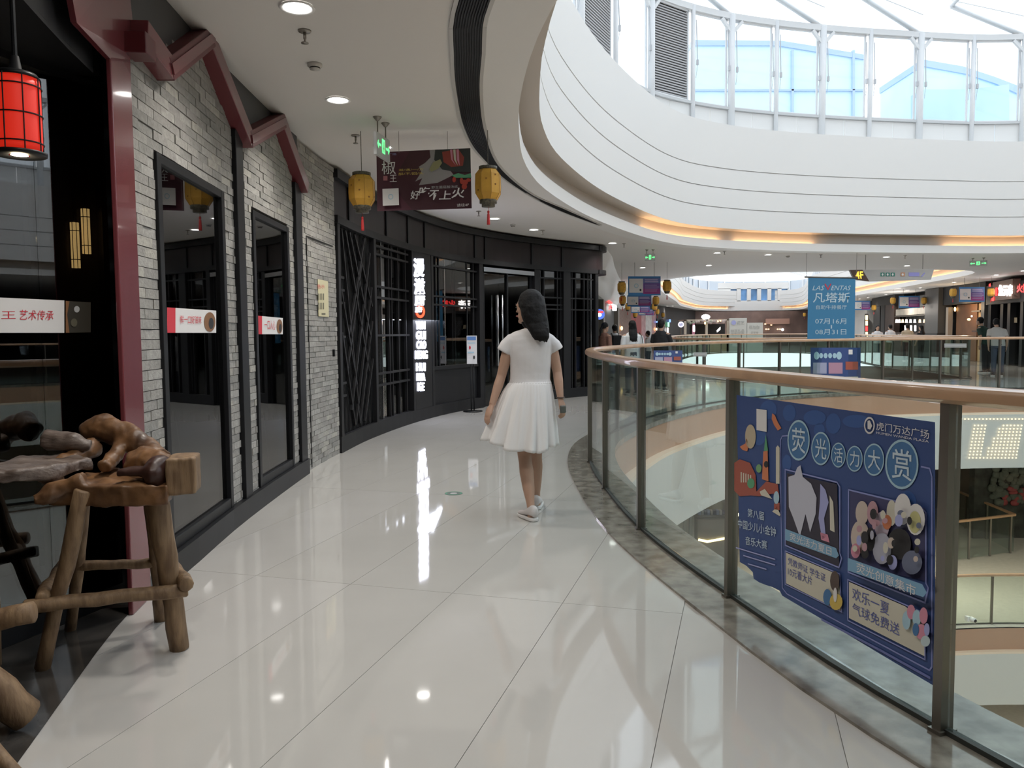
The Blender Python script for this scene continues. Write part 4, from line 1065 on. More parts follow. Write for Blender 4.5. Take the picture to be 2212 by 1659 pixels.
for x, yy in ((862,330),(967,326)):
    q = b.q(x, yy); MB().tube([q+b.n*.002, Vector((q.x,q.y,CZ-.001))], .002, 5).build('wire', STEEL, o)
# ---- blue poster on the near railing glass
iN = 0; p0, p1 = VOID.pt(RUS[0]), VOID.pt(RUS[1]); e = (p1-p0).normalized(); n = e.cross(Vector((0,0,1)))
if n.dot(-p0) < 0: n = -n
po = root('railing_poster', (p0+p1)/2+n*.012+Vector((0,0,.15)), 'large blue event poster with glowing circles stuck on the near railing glass', 'poster')
b = Board((p0+p1)/2+n*.0085, n, po, .0009)
L = lambda t: 0
b.poly([(1591,853),(1700,868),(1850,889),(2020,912),(2020,1483),(1900,1412),(1800,1352),(1690,1287),(1684,1276),(1668,1268),(1655,1264),(1640,1258),(1628,1250),(1626,1236),(1612,1222),(1598,1214)], PBL, 'sheet')
# inner field with a lighter pattern
for (x, yy, rx, ry) in ((1660,885,18,20),(1705,892,14,18),(1760,902,24,16),(1800,915,16,22),(1850,910,30,14),(1640,940,14,22),(1770,930,12,16),(1960,1090,20,30),(1700,1000,10,18)): b.disc(x, yy, rx, ry, P_('blue_swirl',(.042,.105,.31)), 'print_swirl', 2)
fr = P_('frame_lilac',(.26,.29,.58))
b.line([(1702,941),(1690,942),(1686,950),(1687,1100),(1690,1270),(1700,1283),(1850,1364),(2008,1448),(2013,1440),(2013,1200),(2013,1030),(2008,1012),(1990,1008)], .006, fr, 'print_border', 3)
for (cx, cy, rx, ry, ch) in ((1725,951,24,44,'荧'),(1773,969,20.5,36,'光'),(1811,983,15.6,27,'活'),(1846,991,17.4,28,'力'),(1888,993,22,35,'大'),(1948,1003,36,54,'赏')):
    b.disc(cx, cy, rx, ry, PBL2, 'print_circle', 4); b.ring(cx, cy, rx, ry, .10, PCY, 'print_ring', 5)
    k = .60; sl = .18*rx
    b.text(ch, (cx-rx*k,cy-ry*k-sl*.5), (cx+rx*k,cy-ry*k+sl*.5), (cx-rx*k,cy+ry*k-sl*.5), P_('pale_text',(.55,.66,.74)), 'lettering', 6, off=.005)
b.ring(1878,919,11.5,18.5,.22,PW,'logo_ring',6); b.poly([(1874,909),(1879,908),(1884,920),(1880,928),(1874,926)], PW, 'logo_mark', 6)
b.text('虎门万达广场', (1893,911), (2007,929), (1893,929), PW, 'lettering', 6); b.text('HUMEN WANDA PLAZA', (1893,932), (2006,951), (1893,937), PW, 'lettering', 6)
# left picture: card, ball, red towers
b.poly([(1634,883),(1656,886),(1656,933),(1634,929)], PW, 'white_card', 6)
b.disc(1621,943,11.5,26,P_('ball_ivory',(.50,.42,.30)),'print_ball',6)
b.poly([(1598,965),(1610,958),(1612,945),(1618,962),(1614,975),(1604,972)], PORG, 'print_ribbon', 6)
b.poly([(1668,893),(1674,897),(1680,912),(1688,925),(1680,930),(1672,918),(1667,905)], PORG, 'print_star', 6)
BRK = P_('brick_red',(.36,.09,.06))
b.poly([(1586,1000),(1598,992),(1620,1000),(1632,1025),(1634,1062),(1655,1040),(1680,1046),(1684,1075),(1670,1066),(1640,1072),(1622,1070),(1598,1072),(1586,1060)], BRK, 'print_building', 6)
b.poly([(1649,975),(1651,975),(1658,973),(1660,1040),(1646,1035)], PORG, 'print_tower', 7); b.poly([(1654,938),(1659,974),(1650,974)], PGRN, 'print_spire', 7)
b.poly([(1676,967),(1680,962),(1684,967),(1684,1045),(1676,1045)], PIV, 'print_column', 7)
for k in range(5): b.poly([(1600+5*k,1020+1.5*k),(1602.5+5*k,1020+1.5*k),(1602.5+5*k,1042),(1600+5*k,1042)], PIV, 'print_column', 7)
b.disc(1639,1012,6,9,P_('dome_green',(.18,.36,.16)),'print_dome',8); b.disc(1622,1044,8,11,PGRN,'print_bush',8); b.disc(1677,1075,6,14,PCY,'print_dome',8); b.disc(1655,1003,5,7,PDK,'print_horn',8)
b.poly([(1641,1062),(1652,1056),(1668,1078),(1644,1070)], PIV, 'print_snow', 8); b.poly([(1668,1105),(1678,1095),(1686,1112),(1684,1115)], PIV, 'print_snow', 8); b.poly([(1672,1088),(1684,1086),(1684,1102),(1672,1100)], BRK, 'print_tower', 8)
for body, x0, yy, x1, y1 in (('第八届',1615,1098,1650,1118),('中国少儿小金钟',1594,1121,1676,1142),('音乐大赛',1610,1158,1657,1178)): b.text(body, (x0,yy), (x1,yy+(x1-x0)*.22), (x0,y1-2), P_('pale_text',(.55,.66,.74)), 'lettering', 6)
for k, (x0, x1, yy) in enumerate(((1590,1674,1183),(1606,1674,1200),(1616,1655,1218))): b.line([(x0,yy),(x1,yy+(x1-x0)*.30)], .006, PLIL, 'print_small_line', 6)
# pictures and caption strips
def panel(c, m, name, l): return b.poly(c, m, name, l)
panel([(1700,1022),(1808,1046),(1813,1225),(1698,1175)], P_('photo_dark',(.035,.03,.05)), 'photo', 6); b.line([(1696,1014),(1808,1042),(1814,1052),(1814,1195),(1818,1206),(1812,1226),(1696,1178),(1696,1014)], .006, fr, 'print_border', 7)
for q, c in (([(1703,1030),(1716,1026),(1722,1010),(1729,1005),(1734,1030),(1752,1045),(1764,1075),(1762,1110),(1750,1150),(1740,1110),(1728,1160),(1714,1120),(1704,1095)], P_('dancer_white',(.52,.53,.62))), ([(1772,1045),(1783,1058),(1790,1085),(1780,1120),(1784,1160),(1776,1165),(1768,1120),(1771,1085)], PLIL), ([(1792,1070),(1800,1085),(1803,1150),(1793,1145)], PIV), ([(1772,1150),(1788,1155),(1792,1172),(1774,1166)], PPNK)): b.poly(q, c, 'print_dancer', 8)
b.poly([(1696,1142),(1806,1184),(1812,1200),(1806,1206),(1696,1166)], P_('strip_blue',(.20,.38,.55)), 'print_strip', 9)
b.text('荧光活力夏日', (1706,1150), (1796,1183), (1706,1166), PW, 'lettering', 10)
panel([(1836,1060),(1998,1098),(1998,1255),(1836,1218)], P_('photo_blue',(.05,.05,.13)), 'photo', 6); b.line([(1833,1058),(1990,1096),(2000,1108),(2000,1260),(2005,1270),(1998,1302),(1832,1236),(1833,1058)], .006, fr, 'print_border', 7)
b.k = 10
PLU = P_('plush_cream',(.55,.46,.40))
for (x, yy, rx, ry, c) in ((1862,1108,14,26,PLU),(1858,1160,20,36,PLU),(1885,1108,12,26,P_('plush_rose',(.48,.28,.32))),(1905,1135,16,30,P_('plush_pale',(.50,.42,.50))),(1926,1108,11,28,PIV),(1916,1128,10,16,PORG),(1950,1100,18,34,PW),(1978,1122,20,34,PW),(1976,1128,13,24,P_('plush_yellow',(.58,.55,.26))),(1942,1175,26,34,PDK),(1905,1185,20,34,P_('plush_grey',(.40,.40,.48))),(1880,1165,10,26,PDK),(1970,1215,22,26,P_('plush_slate',(.14,.16,.24))),(1848,1190,10,16,PPNK),(1928,1215,10,16,PLIL)): b.disc(x, yy, rx, ry, c, 'print_plush', None, 18)
for k in range(26):
    x = 1840+150*random.random(); yy = 1085+(x-1840)*.22+110*random.random(); b.disc(x, yy, 4+5*random.random(), 6+9*random.random(), random.choice([PLU, PDK, PIV, PLIL, P_('plush_rose',(.48,.28,.32)), P_('plush_slate',(.14,.16,.24)), P_('plush_grey',(.40,.40,.48))]), 'print_plush', None, 10)
l0 = b.k
b.poly([(1831,1205),(1992,1262),(2002,1280),(1994,1290),(1831,1232)], P_('strip_blue',(.20,.38,.55)), 'print_strip', l0+1); b.text('荧光创意集市', (1850,1214), (1978,1265), (1850,1236), PW, 'lettering', l0+2)
panel([(1698,1194),(1812,1242),(1816,1320),(1698,1260)], PIV, 'print_box', 6); b.line([(1696,1190),(1814,1240),(1818,1322),(1696,1262),(1696,1190)], .005, fr, 'print_border', 7)
b.text('凭教师证 学生证', (1702,1203), (1783,1240), (1702,1219), P_('ink_blue',(.10,.12,.34)), 'lettering', 8); b.text('10元看大片', (1702,1224), (1754,1246), (1702,1242), P_('ink_blue',(.10,.12,.34)), 'lettering', 8)
b.k = 12
for (x, yy, rx, ry, c) in ((1787,1290,9,18,PBL2),(1806,1300,14,18,PYEL),(1803,1255,10,22,P_('figure_brown',(.09,.06,.05))),(1804,1285,4,16,PW)): b.disc(x, yy, rx, ry, c, 'print_figure', None, 14)
panel([(1834,1257),(1956,1310),(1998,1350),(1998,1418),(1834,1335)], PIV, 'print_box', 6); b.line([(1831,1252),(1998,1325),(1998,1425),(1831,1340),(1831,1252)], .005, fr, 'print_border', 7)
b.text('欢乐一夏', (1841,1268), (1921,1303), (1841,1294), P_('ink_blue',(.10,.12,.34)), 'lettering', 8); b.text('气球免费送', (1841,1301), (1943,1348), (1841,1325), P_('ink_blue',(.10,.12,.34)), 'lettering', 8)
for (x, yy, rx, ry, c) in ((1958,1340,9,20,PCY),(1968,1322,9,16,PPNK),(1980,1335,9,18,PCY),(1995,1330,9,18,PPNK),(1990,1365,12,17,PPNK),(1978,1360,7,14,PBL2),(1999,1385,10,12,P_('balloon_pale',(.50,.60,.62))),(2002,1360,6,14,PLIL)): b.disc(x, yy, rx, ry, c, 'print_balloon', None, 16)
b.line([(1775,1338),(1900,1404),(2008,1464)], .010, P_('fine_print',(.16,.19,.44)), 'print_small_line', 6)
# ---- small round floor sticker
c = G(980,1066); o = root('floor_sticker', c, 'small round dark sticker with green rim on the cream floor', 'sticker')
MB().lathe([(.0,.0005),(.078,.0005),(.078,.0015),(.0,.0015)], 28).build('disc', P_('sticker_dark',(.10,.11,.10)), o, local=True)
MB().lathe([(.058,.0016),(.074,.0016),(.074,.0022),(.058,.0022)], 28, None, False).build('green_rim', P_('sticker_green',(.05,.22,.13)), o, local=True)
MB().lathe([(.0,.0016),(.03,.0016),(.03,.0022),(.0,.0022)], 16).build('centre_mark', PGY, o, local=True)
# ---- poster stand by the restaurant door
c = G(1022,888); c = Vector((c.x, c.y-.1, 0)); o = root('poster_stand', c, 'slim poster stand with a pale blue sheet at the restaurant door', 'poster stand')
MB().lathe([(.0,0),(.17,0),(.17,.015),(.03,.022),(.0,.022)], 24).build('base', BLACK, o, True, local=True)
q0 = W(1019, 725, c.y); q1 = W(1019, 786, c.y)
m = MB().tube([(-.025,0,.02),(-.025,0,q1.z)], .01, 8); m.build('pole', BLACK, o, True, local=True); m = MB().tube([(.025,0,.02),(.025,0,q1.z)], .01, 8); m.build('pole', BLACK, o, True, local=True)
w_ = 22*c.y/1700; m = MB().box((q0.x-c.x,-.012,(q0.z+q1.z)/2), (w_,.02,q0.z-q1.z)); bevel(m.build('board', PW, o, local=True), .004)
b = Board(Vector((c.x, c.y-.024, 0)), (0,-1,0), o); b.rect(1009,727,1028,735,P_('stand_blue',(.12,.25,.55)),'print_header'); b.rect(1010,740,1027,742,PCY,'print_line'); b.disc(1015,751,2,4,PR,'print_bottle'); b.rect(1010,760,1024,763,PCY,'print_line'); b.disc(1024,772,2,4,PDK,'print_bottle')
# ---- tall blue banner
y = 19.75; c = W(1796, 665, y); o = root('blue_banner', c, 'tall blue fabric banner with white lettering hung before the far railing', 'banner')
b = Board(c, (0.02,-1,0), o, .006)
pts = [b.q(x, yy) for x, yy in ((1746,600),(1848,602),(1846,735),(1744,735))]
MB().prism(pts, -b.n*.004).build('cloth', P_('banner_blue',(.045,.20,.36)), o)
MB().tube([b.q(1738,598.5), b.q(1852,600.5)], .018, 8).build('rod', STEEL, o, True)
for x, yy in ((1742,598.5),(1850,600.5)):
    q = b.q(x, yy); MB().tube([q, Vector((q.x,q.y,CZ-.001))], .005, 5).build('wire', STEEL, o)
b.text('LAS', (1756,617), (1781,617), (1755,627), P_('pale_banner_text',(.50,.62,.68)), 'lettering', 1, shear=.2); b.text('V', (1781,613), (1796,613), (1781,627), PR, 'lettering', 1); b.text('ENTAS', (1796,617), (1838,617), (1795,627), P_('pale_banner_text',(.50,.62,.68)), 'lettering', 1, shear=.2)
b.text('凡塔斯', (1757,632), (1836,632), (1756,654), P_('pale_banner_text',(.50,.62,.68)), 'lettering', 1, off=.008); b.text('自助牛排餐厅', (1763,659), (1829,659), (1763,668), P_('pale_banner_text',(.50,.62,.68)), 'lettering', 1)
b.text('07月16月', (1761,688), (1828,688), (1761,700), P_('pale_banner_text',(.50,.62,.68)), 'lettering', 1); b.text('08月31日', (1761,711), (1828,711), (1761,723), P_('pale_banner_text',(.50,.62,.68)), 'lettering', 1)
b.line([(1796,703),(1796,709)], .03, P_('pale_banner_text',(.50,.62,.68)), 'print_dash', 1)
# ---- 4F direction sign
y = 20.3; c = W(1930, 595, y); o = root('direction_sign', c, 'long hanging direction sign with yellow 4F on its brown end', 'sign')
b = Board(c, (.03,-1,0), o, .008)
pts = [b.q(x, yy) for x, yy in ((1836,583),(2018,581),(2011,604),(1880,608),(1846,604))]
MB().prism(pts, -b.n*.08).build('housing', mat('sign_grey', (.42,.40,.38), .4), o)
b.poly([(1836,583),(1863,582.5),(1878,608),(1846,604)], P_('sign_brown',(.085,.045,.03)), 'brown_end')
b.text('4F', (1847,586), (1864,586), (1849,602), emat('sign_yellow', (1,.62,.05), 1.6), 'lettering', 2, off=.02)
for k, x in enumerate((1902,1913,1924)): b.rect(x, 589, x+9, 597, P_('icon_green',(.03,.20,.15)), 'icon', 1); b.disc(x+4.5, 593, 2, 2.8, PW, 'icon_figure', 2, 10)
b.rect(1945.5,588.5,1955,597,P_('icon_orange',(.55,.28,.16)),'icon',1); b.disc(1950,593,2.4,2.6,PW,'icon_figure',2,10)
b.rect(1963,588.5,1986,597,P_('sign_lilac',(.30,.29,.62)),'print_text_block',1); b.line([(1991,597),(1997,590)], .03, P_('sign_lilac',(.30,.29,.62)), 'print_arrow', 1)
for x, yy in ((1871,582),(1995,581)):
    q = b.q(x, yy) - b.n*.04; MB().tube([q, Vector((q.x,q.y,CZ-.001))], .008, 5).build('wire', STEEL, o)
# ---- purple and blue hanging banners along the far corridors
def far_banner(x0, y0, x1, y1, y, lab, drop=True):
    c = W((x0+x1)/2, (y0+y1)/2, y); o = root('hanging_banner', c, lab, 'banner', 'purple hanging banners'); b = Board(c, (0,-1,0), o, .01)
    pts = [b.q(a, d) for a, d in ((x0,y0),(x1,y0),(x1,y1),(x0,y1))]; MB().prism(pts, -b.n*.01).build('board', PBRD, o)
    w_, h_ = x1-x0, y1-y0; X = lambda t: x0+w_*t; Y = lambda t: y0+h_*t
    b.rect(X(.46), Y(.08), X(.98), Y(.36), P_('print_violet',(.13,.17,.40)), 'print_header', 1); b.rect(X(.46), Y(.36), X(.98), Y(.64), PPUR, 'print_block', 1); b.rect(X(.46), Y(.64), X(.98), Y(.92), PMAG, 'print_block', 1)
    b.rect(X(.03), Y(.12), X(.46), Y(.86), PW, 'white_card', 2); b.ring(X(.25), Y(.5), w_*.07, h_*.12, .3, PCY, 'card_emblem', 3); b.disc(X(.38), Y(.72), w_*.03, h_*.06, PDK, 'card_mark', 3, 10)
    for t, a in ((.18,.9),(.28,.92),(.46,.88),(.56,.95),(.67,.9),(.77,.88)): b.line([(X(.52),Y(t)),(X(a),Y(t))], .016*(1 if t > .3 else 2.2)*(w_*y/1700)/.9, P_('line_lilac',(.42,.36,.58)), 'print_line', 3)
    for t in (.2, .8):
        q = b.q(X(t), y0); MB().tube([q, Vector((q.x,q.y,CZ-.001))], .006, 5).build('wire', STEEL, o)
for a in ((1357,597,1427,638,22,'large purple and blue banner hanging beside the black restaurant corner'),(1355,638,1407,662,29,'second purple banner hanging behind the large one'),(1363,661,1404,676,37,'third purple banner hanging further down the corridor'),(1379,668,1412,681,43.5,'fourth small purple banner at the end of the row'),(2072,620,2127,652,29.6,'purple banner between lanterns by the red shop signs'),(1942,639,1987,665,37.8,'purple banner between lanterns over the drinks counter'),(1845,650,1880,670,44,'purple banner beside the tall blue banner')): far_banner(*a)
# ---- blue posters and notices on the far railing glass
def glass_poster(px0, px1, y0, y1, lab, full=True):
    um = VOID.at_px((px0+px1)/2, RUS[6], VOID.L+0, 780); P = VOID.off(um, -.03, 0); n = -VOID.nrm(um)
    o = root('railing_poster', Vector((P.x,P.y,.3)), lab, 'poster', 'posters on the far railing'); b = Board(P, n, o, .006)
    b.poly([(px0,y0),(px1,y0),(px1,y1),(px0,y1)], PBL, 'sheet'); w_, h_ = px1-px0, y1-y0; X = lambda t: px0+w_*t; Y = lambda t: y0+h_*t
    for k in range(6): b.disc(X(.12+.09*k), Y(.24), w_*(.055 if k in (0,5) else .04), h_*(.12 if k in (0,5) else .08), PCY, 'print_circle', 2, 12)
    for k, (t0, t1) in enumerate(((.05,.32),(.36,.64))): b.rect(X(t0), Y(.45), X(t1), Y(.78), (P_('photo_pale',(.34,.36,.50)), P_('photo_pink',(.45,.25,.34)))[k], 'photo', 2)
    b.rect(X(.70), Y(.42), X(.95), Y(.66), BRK, 'print_building', 2); b.rect(X(.76), Y(.06), X(.84), Y(.2), PW, 'white_card', 2)
    for t0, t1 in ((.05,.32),(.36,.64),(.70,.95)): b.rect(X(t0), Y(.87), X(t1), Y(.99), PIV, 'print_box', 2)
glass_poster(1751, 1859, 751, 823, 'blue event poster on the far railing under the blue banner')
glass_poster(1412, 1474, 757, 789, 'small dark blue poster on the far left railing glass')
def notice(px0, px1, y0, y1, lab):
    um = VOID.at_px((px0+px1)/2, RUS[6], VOID.L, 760); P = VOID.off(um, -.03, 0); o = root('railing_notice', Vector((P.x,P.y,1)), lab, 'notice', 'small notices on the far railing'); b = Board(P, -VOID.nrm(um), o, .006)
    b.rect(px0,y0,px1,y1,P_('notice_grey',(.34,.36,.35)),'plate'); b.line([(px0+3,(y0+y1)/2),(px1-3,(y0+y1)/2)], .03, PGY, 'print_line')
notice(1498,1527,761,770,'small grey notice on the far railing beside the dark blue poster'); notice(2040,2088,742,751,'small grey notice on the far railing before the shop row')
# =================================================================== people
SKIN = mat('skin', (.44,.27,.19), .55, noise=.06, nscale=5); HAIR = mat('black_hair', (.006,.0055,.0055), .5, spec=.25, bump=.5, bscale=90, stretch=(6,6,.3))
CLW = mat('white_cotton', (.72,.70,.70), .85, bump=.15, bscale=25); CLS = mat('white_chiffon', (.76,.745,.735), .8); SHOE = mat('white_shoe', (.62,.58,.57), .6)
def limb(mb, pts, rad, n=12, flat=1.0): return mb.tube(pts, rad, n, True, flat)
def hand(mb, wrist, d, palmn, thumb_side, L=.17, curl=.6, s=1.0):
    """palm with five unequal bent fingers; d = hand direction, palmn = palm normal, thumb_side = +-1 along the cross axis"""
    d = Vector(d).normalized(); pn = Vector(palmn); pn = (pn - d*pn.dot(d)).normalized(); x = d.cross(pn).normalized()*thumb_side
    c = wrist + d*.045*s
    ring = []
    for t, wd, th in ((-.045,.024,.018),(0,.036,.017),(.03,.040,.016),(.052,.036,.013)):
        ring.append([c + d*t*s + (x*math.cos(a)*wd + pn*math.sin(a)*th)*s for a in [2*math.pi*k/12 for k in range(12)]])
    mb.loft(ring)
    for off, ln in ((.027,.066),(.009,.075),(-.009,.070),(-.026,.055)):
        p = c + d*.045*s + x*off*s; q = p + (d*math.cos(curl*.4)+pn*math.sin(curl*.4))*ln*.45*s; r = q + (d*math.cos(curl*1.3)+pn*math.sin(curl*1.3))*ln*.32*s; e = r + (d*math.cos(curl*2.2)+pn*math.sin(curl*2.2))*ln*.25*s
        mb.tube([p-d*.01*s, p, q, r, e], [.0085*s,.0088*s,.0082*s,.0075*s,.0055*s], 8)
    p = c + x*.028*s - d*.02*s; q = p + (x*.75+d*.7+pn*.25).normalized()*.036*s; r = q + (x*.25+d*.9+pn*.4).normalized()*.03*s
    mb.tube([p-x*.01*s, p, q, r], [.012*s,.0115*s,.0095*s,.007*s], 8)
def head(mb, c, face, s=1.0):
    f = Vector(face).normalized(); up = Vector((0,0,1)); sd = f.cross(up).normalized(); M = Matrix((sd, f, up)).transposed()
    mb.ell(c+up*.012*s, (.074*s,.092*s,.100*s), 18, 12, M); mb.ell(c+f*.022*s-up*.062*s, (.056*s,.066*s,.062*s), 16, 10, M)
    mb.ell(c+f*.070*s-up*.102*s, (.024*s,.022*s,.020*s), 12, 8, M)                      # chin
    mb.tube([c+f*.088*s+up*.010*s, c+f*.099*s-up*.018*s, c+f*.104*s-up*.032*s], [.008*s,.011*s,.014*s], 10)   # nose
    mb.ell(c+f*.085*s-up*.062*s, (.022*s,.012*s,.011*s), 10, 8, M); mb.ell(c+f*.082*s+up*.022*s, (.055*s,.014*s,.010*s), 12, 8, M)
    for sg in (-1, 1): mb.ell(c+sd*sg*.075*s-up*.008*s-f*.008*s, (.010*s,.020*s,.032*s), 10, 8, M)
def face_parts(par, c, face, s=1.0):
    f = Vector(face).normalized(); up = Vector((0,0,1)); sd = f.cross(up).normalized()
    for sg in (-1, 1):
        MB().ell(c+f*.083*s+sd*sg*.032*s+up*.004*s, (.011*s,.011*s,.007*s), 10, 8).build('eye', mat('eye_dark', (.02,.015,.012), .25), par, True)
        MB().tube([c+f*.090*s+sd*sg*.016*s+up*.030*s, c+f*.084*s+sd*sg*.048*s+up*.032*s], .0035*s, 6).build('eyebrow', HAIR, par, True)
    MB().ell(c+f*.094*s-up*.062*s, (.020*s,.012*s,.007*s), 10, 8).build('lips', mat('lips', (.40,.13,.12), .45), par, True)
def shoe(name, heel, dirv, mt, par, L=.245, s=1.0):
    d = Vector((dirv[0], dirv[1], 0)).normalized(); x = Vector((d.y,-d.x,0)); h = Vector(heel); rings = []
    for t, wd, z1 in ((-.002,.022,.085),(.015,.034,.105),(.05,.039,.102),(.085,.041,.085),(.125,.043,.062),(.16,.045,.048),(.20,.044,.036),(.235,.032,.030),(.245,.015,.022)):
        p = h + d*t*s
        rings.append([p + (x*math.cos(a)*wd*s) + Vector((0,0,(z1*.5+.012 + math.sin(a)*z1*.5*(1 if math.sin(a) > 0 else .55))*s)) for a in [2*math.pi*k/14 for k in range(14)]])
    o = MB().loft(rings).build(name, mt, par, True)
    rg = []
    for t, wd in ((-.004,.020),(.02,.038),(.08,.042),(.15,.049),(.21,.046),(.25,.018)):
        p = h+d*t*s; rg.append([p-x*wd*s+Vector((0,0,.002)), p+x*wd*s+Vector((0,0,.002)), p+x*wd*s+Vector((0,0,.026*s)), p-x*wd*s+Vector((0,0,.026*s))])
    bevel(MB().loft(rg).build('sole', mat('shoe_sole', (.74,.72,.71), .6), o), .006)
    return o
# ---- the walking woman in the middle
Y = 5.93
def w(px, py, y=Y): return W(px, py, y)
wm = root('person', G(1152,1112), 'woman in white t-shirt and white pleated skirt walking away over the cream floor', 'person')
hc = w(1141,664); fd = Vector((-.80,.60,-.04))
b = MB(); head(b, hc, fd, .98)
limb(b, [w(1144,686), w(1147,704), w(1148,722)], [.052,.050,.060])
tor = [(722,30,.055),(737,42,.075),(760,42,.088),(790,36,.080),(820,36,.078),(850,42,.095),(880,40,.10)]
rings = []
for py, hw, dp in tor:
    c = w(1146, py); rx = hw*Y/1700
    rings.append([c + Vector((math.cos(a)*rx, math.sin(a)*dp, 0)) for a in [2*math.pi*k/20 for k in range(20)]])
b.loft(rings)
sL, sR = w(1102,739), w(1190,739); eL, eR = w(1083,812,5.93), w(1204,804,5.94); hL, hR = w(1063,874,5.86), w(1211,862,5.87)
limb(b, [w(1116,737), sL, sL.lerp(eL,.5), eL, eL.lerp(hL,.35), hL], [.044,.046,.043,.036,.037,.025])
limb(b, [w(1177,737), sR, sR.lerp(eR,.5), eR, eR.lerp(hR,.35), hR], [.044,.046,.042,.036,.036,.024])
hand(b, hL, w(1052,902,5.83)-hL, (.7,.5,0), -1, curl=.5); hand(b, hR, w(1217,893,5.84)-hR, (-.75,.55,0), 1, curl=.75)
kL, kR = w(1133,984,5.90), w(1157,976,6.02); aL, aR = w(1148,1104,5.73), w(1159,1078,6.12)
limb(b, [w(1128,862), w(1130,920,5.93), kL, kL.lerp(aL,.12), kL.lerp(aL,.30), kL.lerp(aL,.6), kL.lerp(aL,.85), aL, aL+Vector((0,0,-.05))], [.082,.070,.052,.050,.054,.045,.031,.029,.032], 14)
limb(b, [w(1164,862), w(1160,920,5.98), kR, kR.lerp(aR,.12), kR.lerp(aR,.30), kR.lerp(aR,.6), kR.lerp(aR,.85), aR, aR+Vector((0,0,-.05))], [.080,.068,.050,.049,.053,.044,.031,.029,.032], 14)
organic(b, .006, 'body', SKIN, wm, 0, 1, 3); face_parts(wm, hc, fd, .98)
# t-shirt
b = MB(); rings = []
for py, cx, hw, dp in ((709,1148,17,.058),(713,1147.5,26,.070),(718,1147,38,.082),(724,1146.5,47,.090),(734,1146,51,.102),(748,1146,50,.112),(765,1146,46.5,.115),(785,1146,44,.108),(805,1145.5,43,.102),(820,1145,43,.103),(826,1145,45.5,.112),(830,1145,44,.106)):
    c = w(cx, py); rx = hw*Y/1700
    rings.append([c + Vector((math.cos(a)*rx, math.sin(a)*dp*(1.0 if math.sin(a) < 0 else 1.05), 0)) for a in [2*math.pi*k/28 for k in range(28)]])
b.loft(rings)
b.tube([w(1122,735), w(1105,738), w(1096,748), w(1088.5,761)], [.050,.058,.059,.059], 16); b.tube([w(1171,735), w(1187,738), w(1196,747), w(1202.5,758)], [.050,.058,.057,.056], 16)
organic(b, .007, 'tshirt', CLW, wm, .004, 9, 4)
# gathered skirt, blown to the side
NA, NT = 132, 22; vs, fs = [], []
for i in range(NT+1):
    t = i/NT
    for k in range(NA):
        a = 2*math.pi*k/NA; ca, sa = math.cos(a), math.sin(a)
        top = Vector((ca*.148, sa*.105, 0)); fl = t**.72
        bx = (.205 if ca > 0 else .345); bot = Vector((ca*bx, sa*.235-.02, 0))
        pl = 1 + (.075*math.sin(13*a+1.0+1.5*t)+.045*math.sin(21*a+2.2*t)+.02*math.sin(34*a))*t + .02*math.sin(44*a)*(1-t)
        q = top.lerp(bot, fl)*pl
        zt_, zb = w(1146,824).z, w(1146,969).z + (.085 if ca < 0 else .035)*abs(ca)**1.5 + .010*math.sin(7*a+.5)
        z = zt_ + (zb-zt_)*(t if t > .06 else t)
        c = w(1146, 826); vs.append(Vector((c.x+q.x - .012*t, c.y+q.y, z)))
for i in range(NT):
    for k in range(NA):
        j = (k+1) % NA; fs.append((i*NA+k, i*NA+j, (i+1)*NA+j, (i+1)*NA+k))
sk_ = MB().add(vs, fs).build('skirt', CLS, wm, True); so = sk_.modifiers.new('s', 'SOLIDIFY'); so.thickness = .003
MB().tube([w(1146,827)+Vector((math.cos(a)*.152, math.sin(a)*.109, 0)) for a in [2*math.pi*k/40 for k in range(41)]], .007, 6).build('waistband', CLS, wm, True)
# hair
b = MB(); up = Vector((0,0,1)); f_ = fd.normalized(); M = Matrix((f_.cross(up).normalized(), f_, up)).transposed()
b.ell(hc + up*.034 - f_*.024, (.092,.100,.102), 20, 14, M)
rings = []
for py, cx, hw, dp, yy in ((640,1148,27,.085,5.92),(662,1151,28.5,.085,5.89),(682,1154,27.5,.070,5.865),(700,1159,26,.058,5.845),(716,1165,21.5,.045,5.815),(727,1168.5,18.5,.034,5.80),(735,1170,13.5,.018,5.797)):
    c = w(cx, py, yy); rx = hw*Y/1700; rings.append([c + Vector((math.cos(a)*rx, math.sin(a)*dp, 0)) for a in [2*math.pi*k/24 for k in range(24)]])
b.loft(rings)
b.tube([w(1124,652,5.96), w(1130,680,5.96), w(1137,702,5.93), w(1146,711,5.87)], [.03,.034,.03,.012], 10)
for k in range(15):
    x = 1153+k*2.1; b.tube([w(x,708,5.80), w(x+1.5,727,5.795), w(x+2+random.uniform(-2,2),739-abs(k-9)*.8+random.uniform(-6,5),5.797)], [.010,.008,.002], 6)
organic(b, .0055, 'hair', HAIR, wm, .0035, 26, 2)
shoe('shoe', Vector((aL.x+.026,aL.y-.058,0)), (-.42,.9), SHOE, wm); shoe('shoe', Vector((aR.x-.006,aR.y-.06,0)), (.10,1), SHOE, wm)
MB().tube([hR + Vector((math.cos(a)*.029, math.sin(a)*.029, .012)) for a in [2*math.pi*k/20 for k in range(21)]], .005, 6).build('bracelet', mat('bracelet_brown', (.06,.03,.02), .5), wm, True)
kp = w(1216,884,5.815); kf = root('folded_case', kp, 'small grey folded case held in the walking woman\'s right hand', 'case')
bevel(MB().box((0,0,0), (.045,.03,.055), Matrix.Rotation(.4,3,'Z')).build('case', mat('case_grey', (.10,.11,.10), .5), kf, local=True), .008)
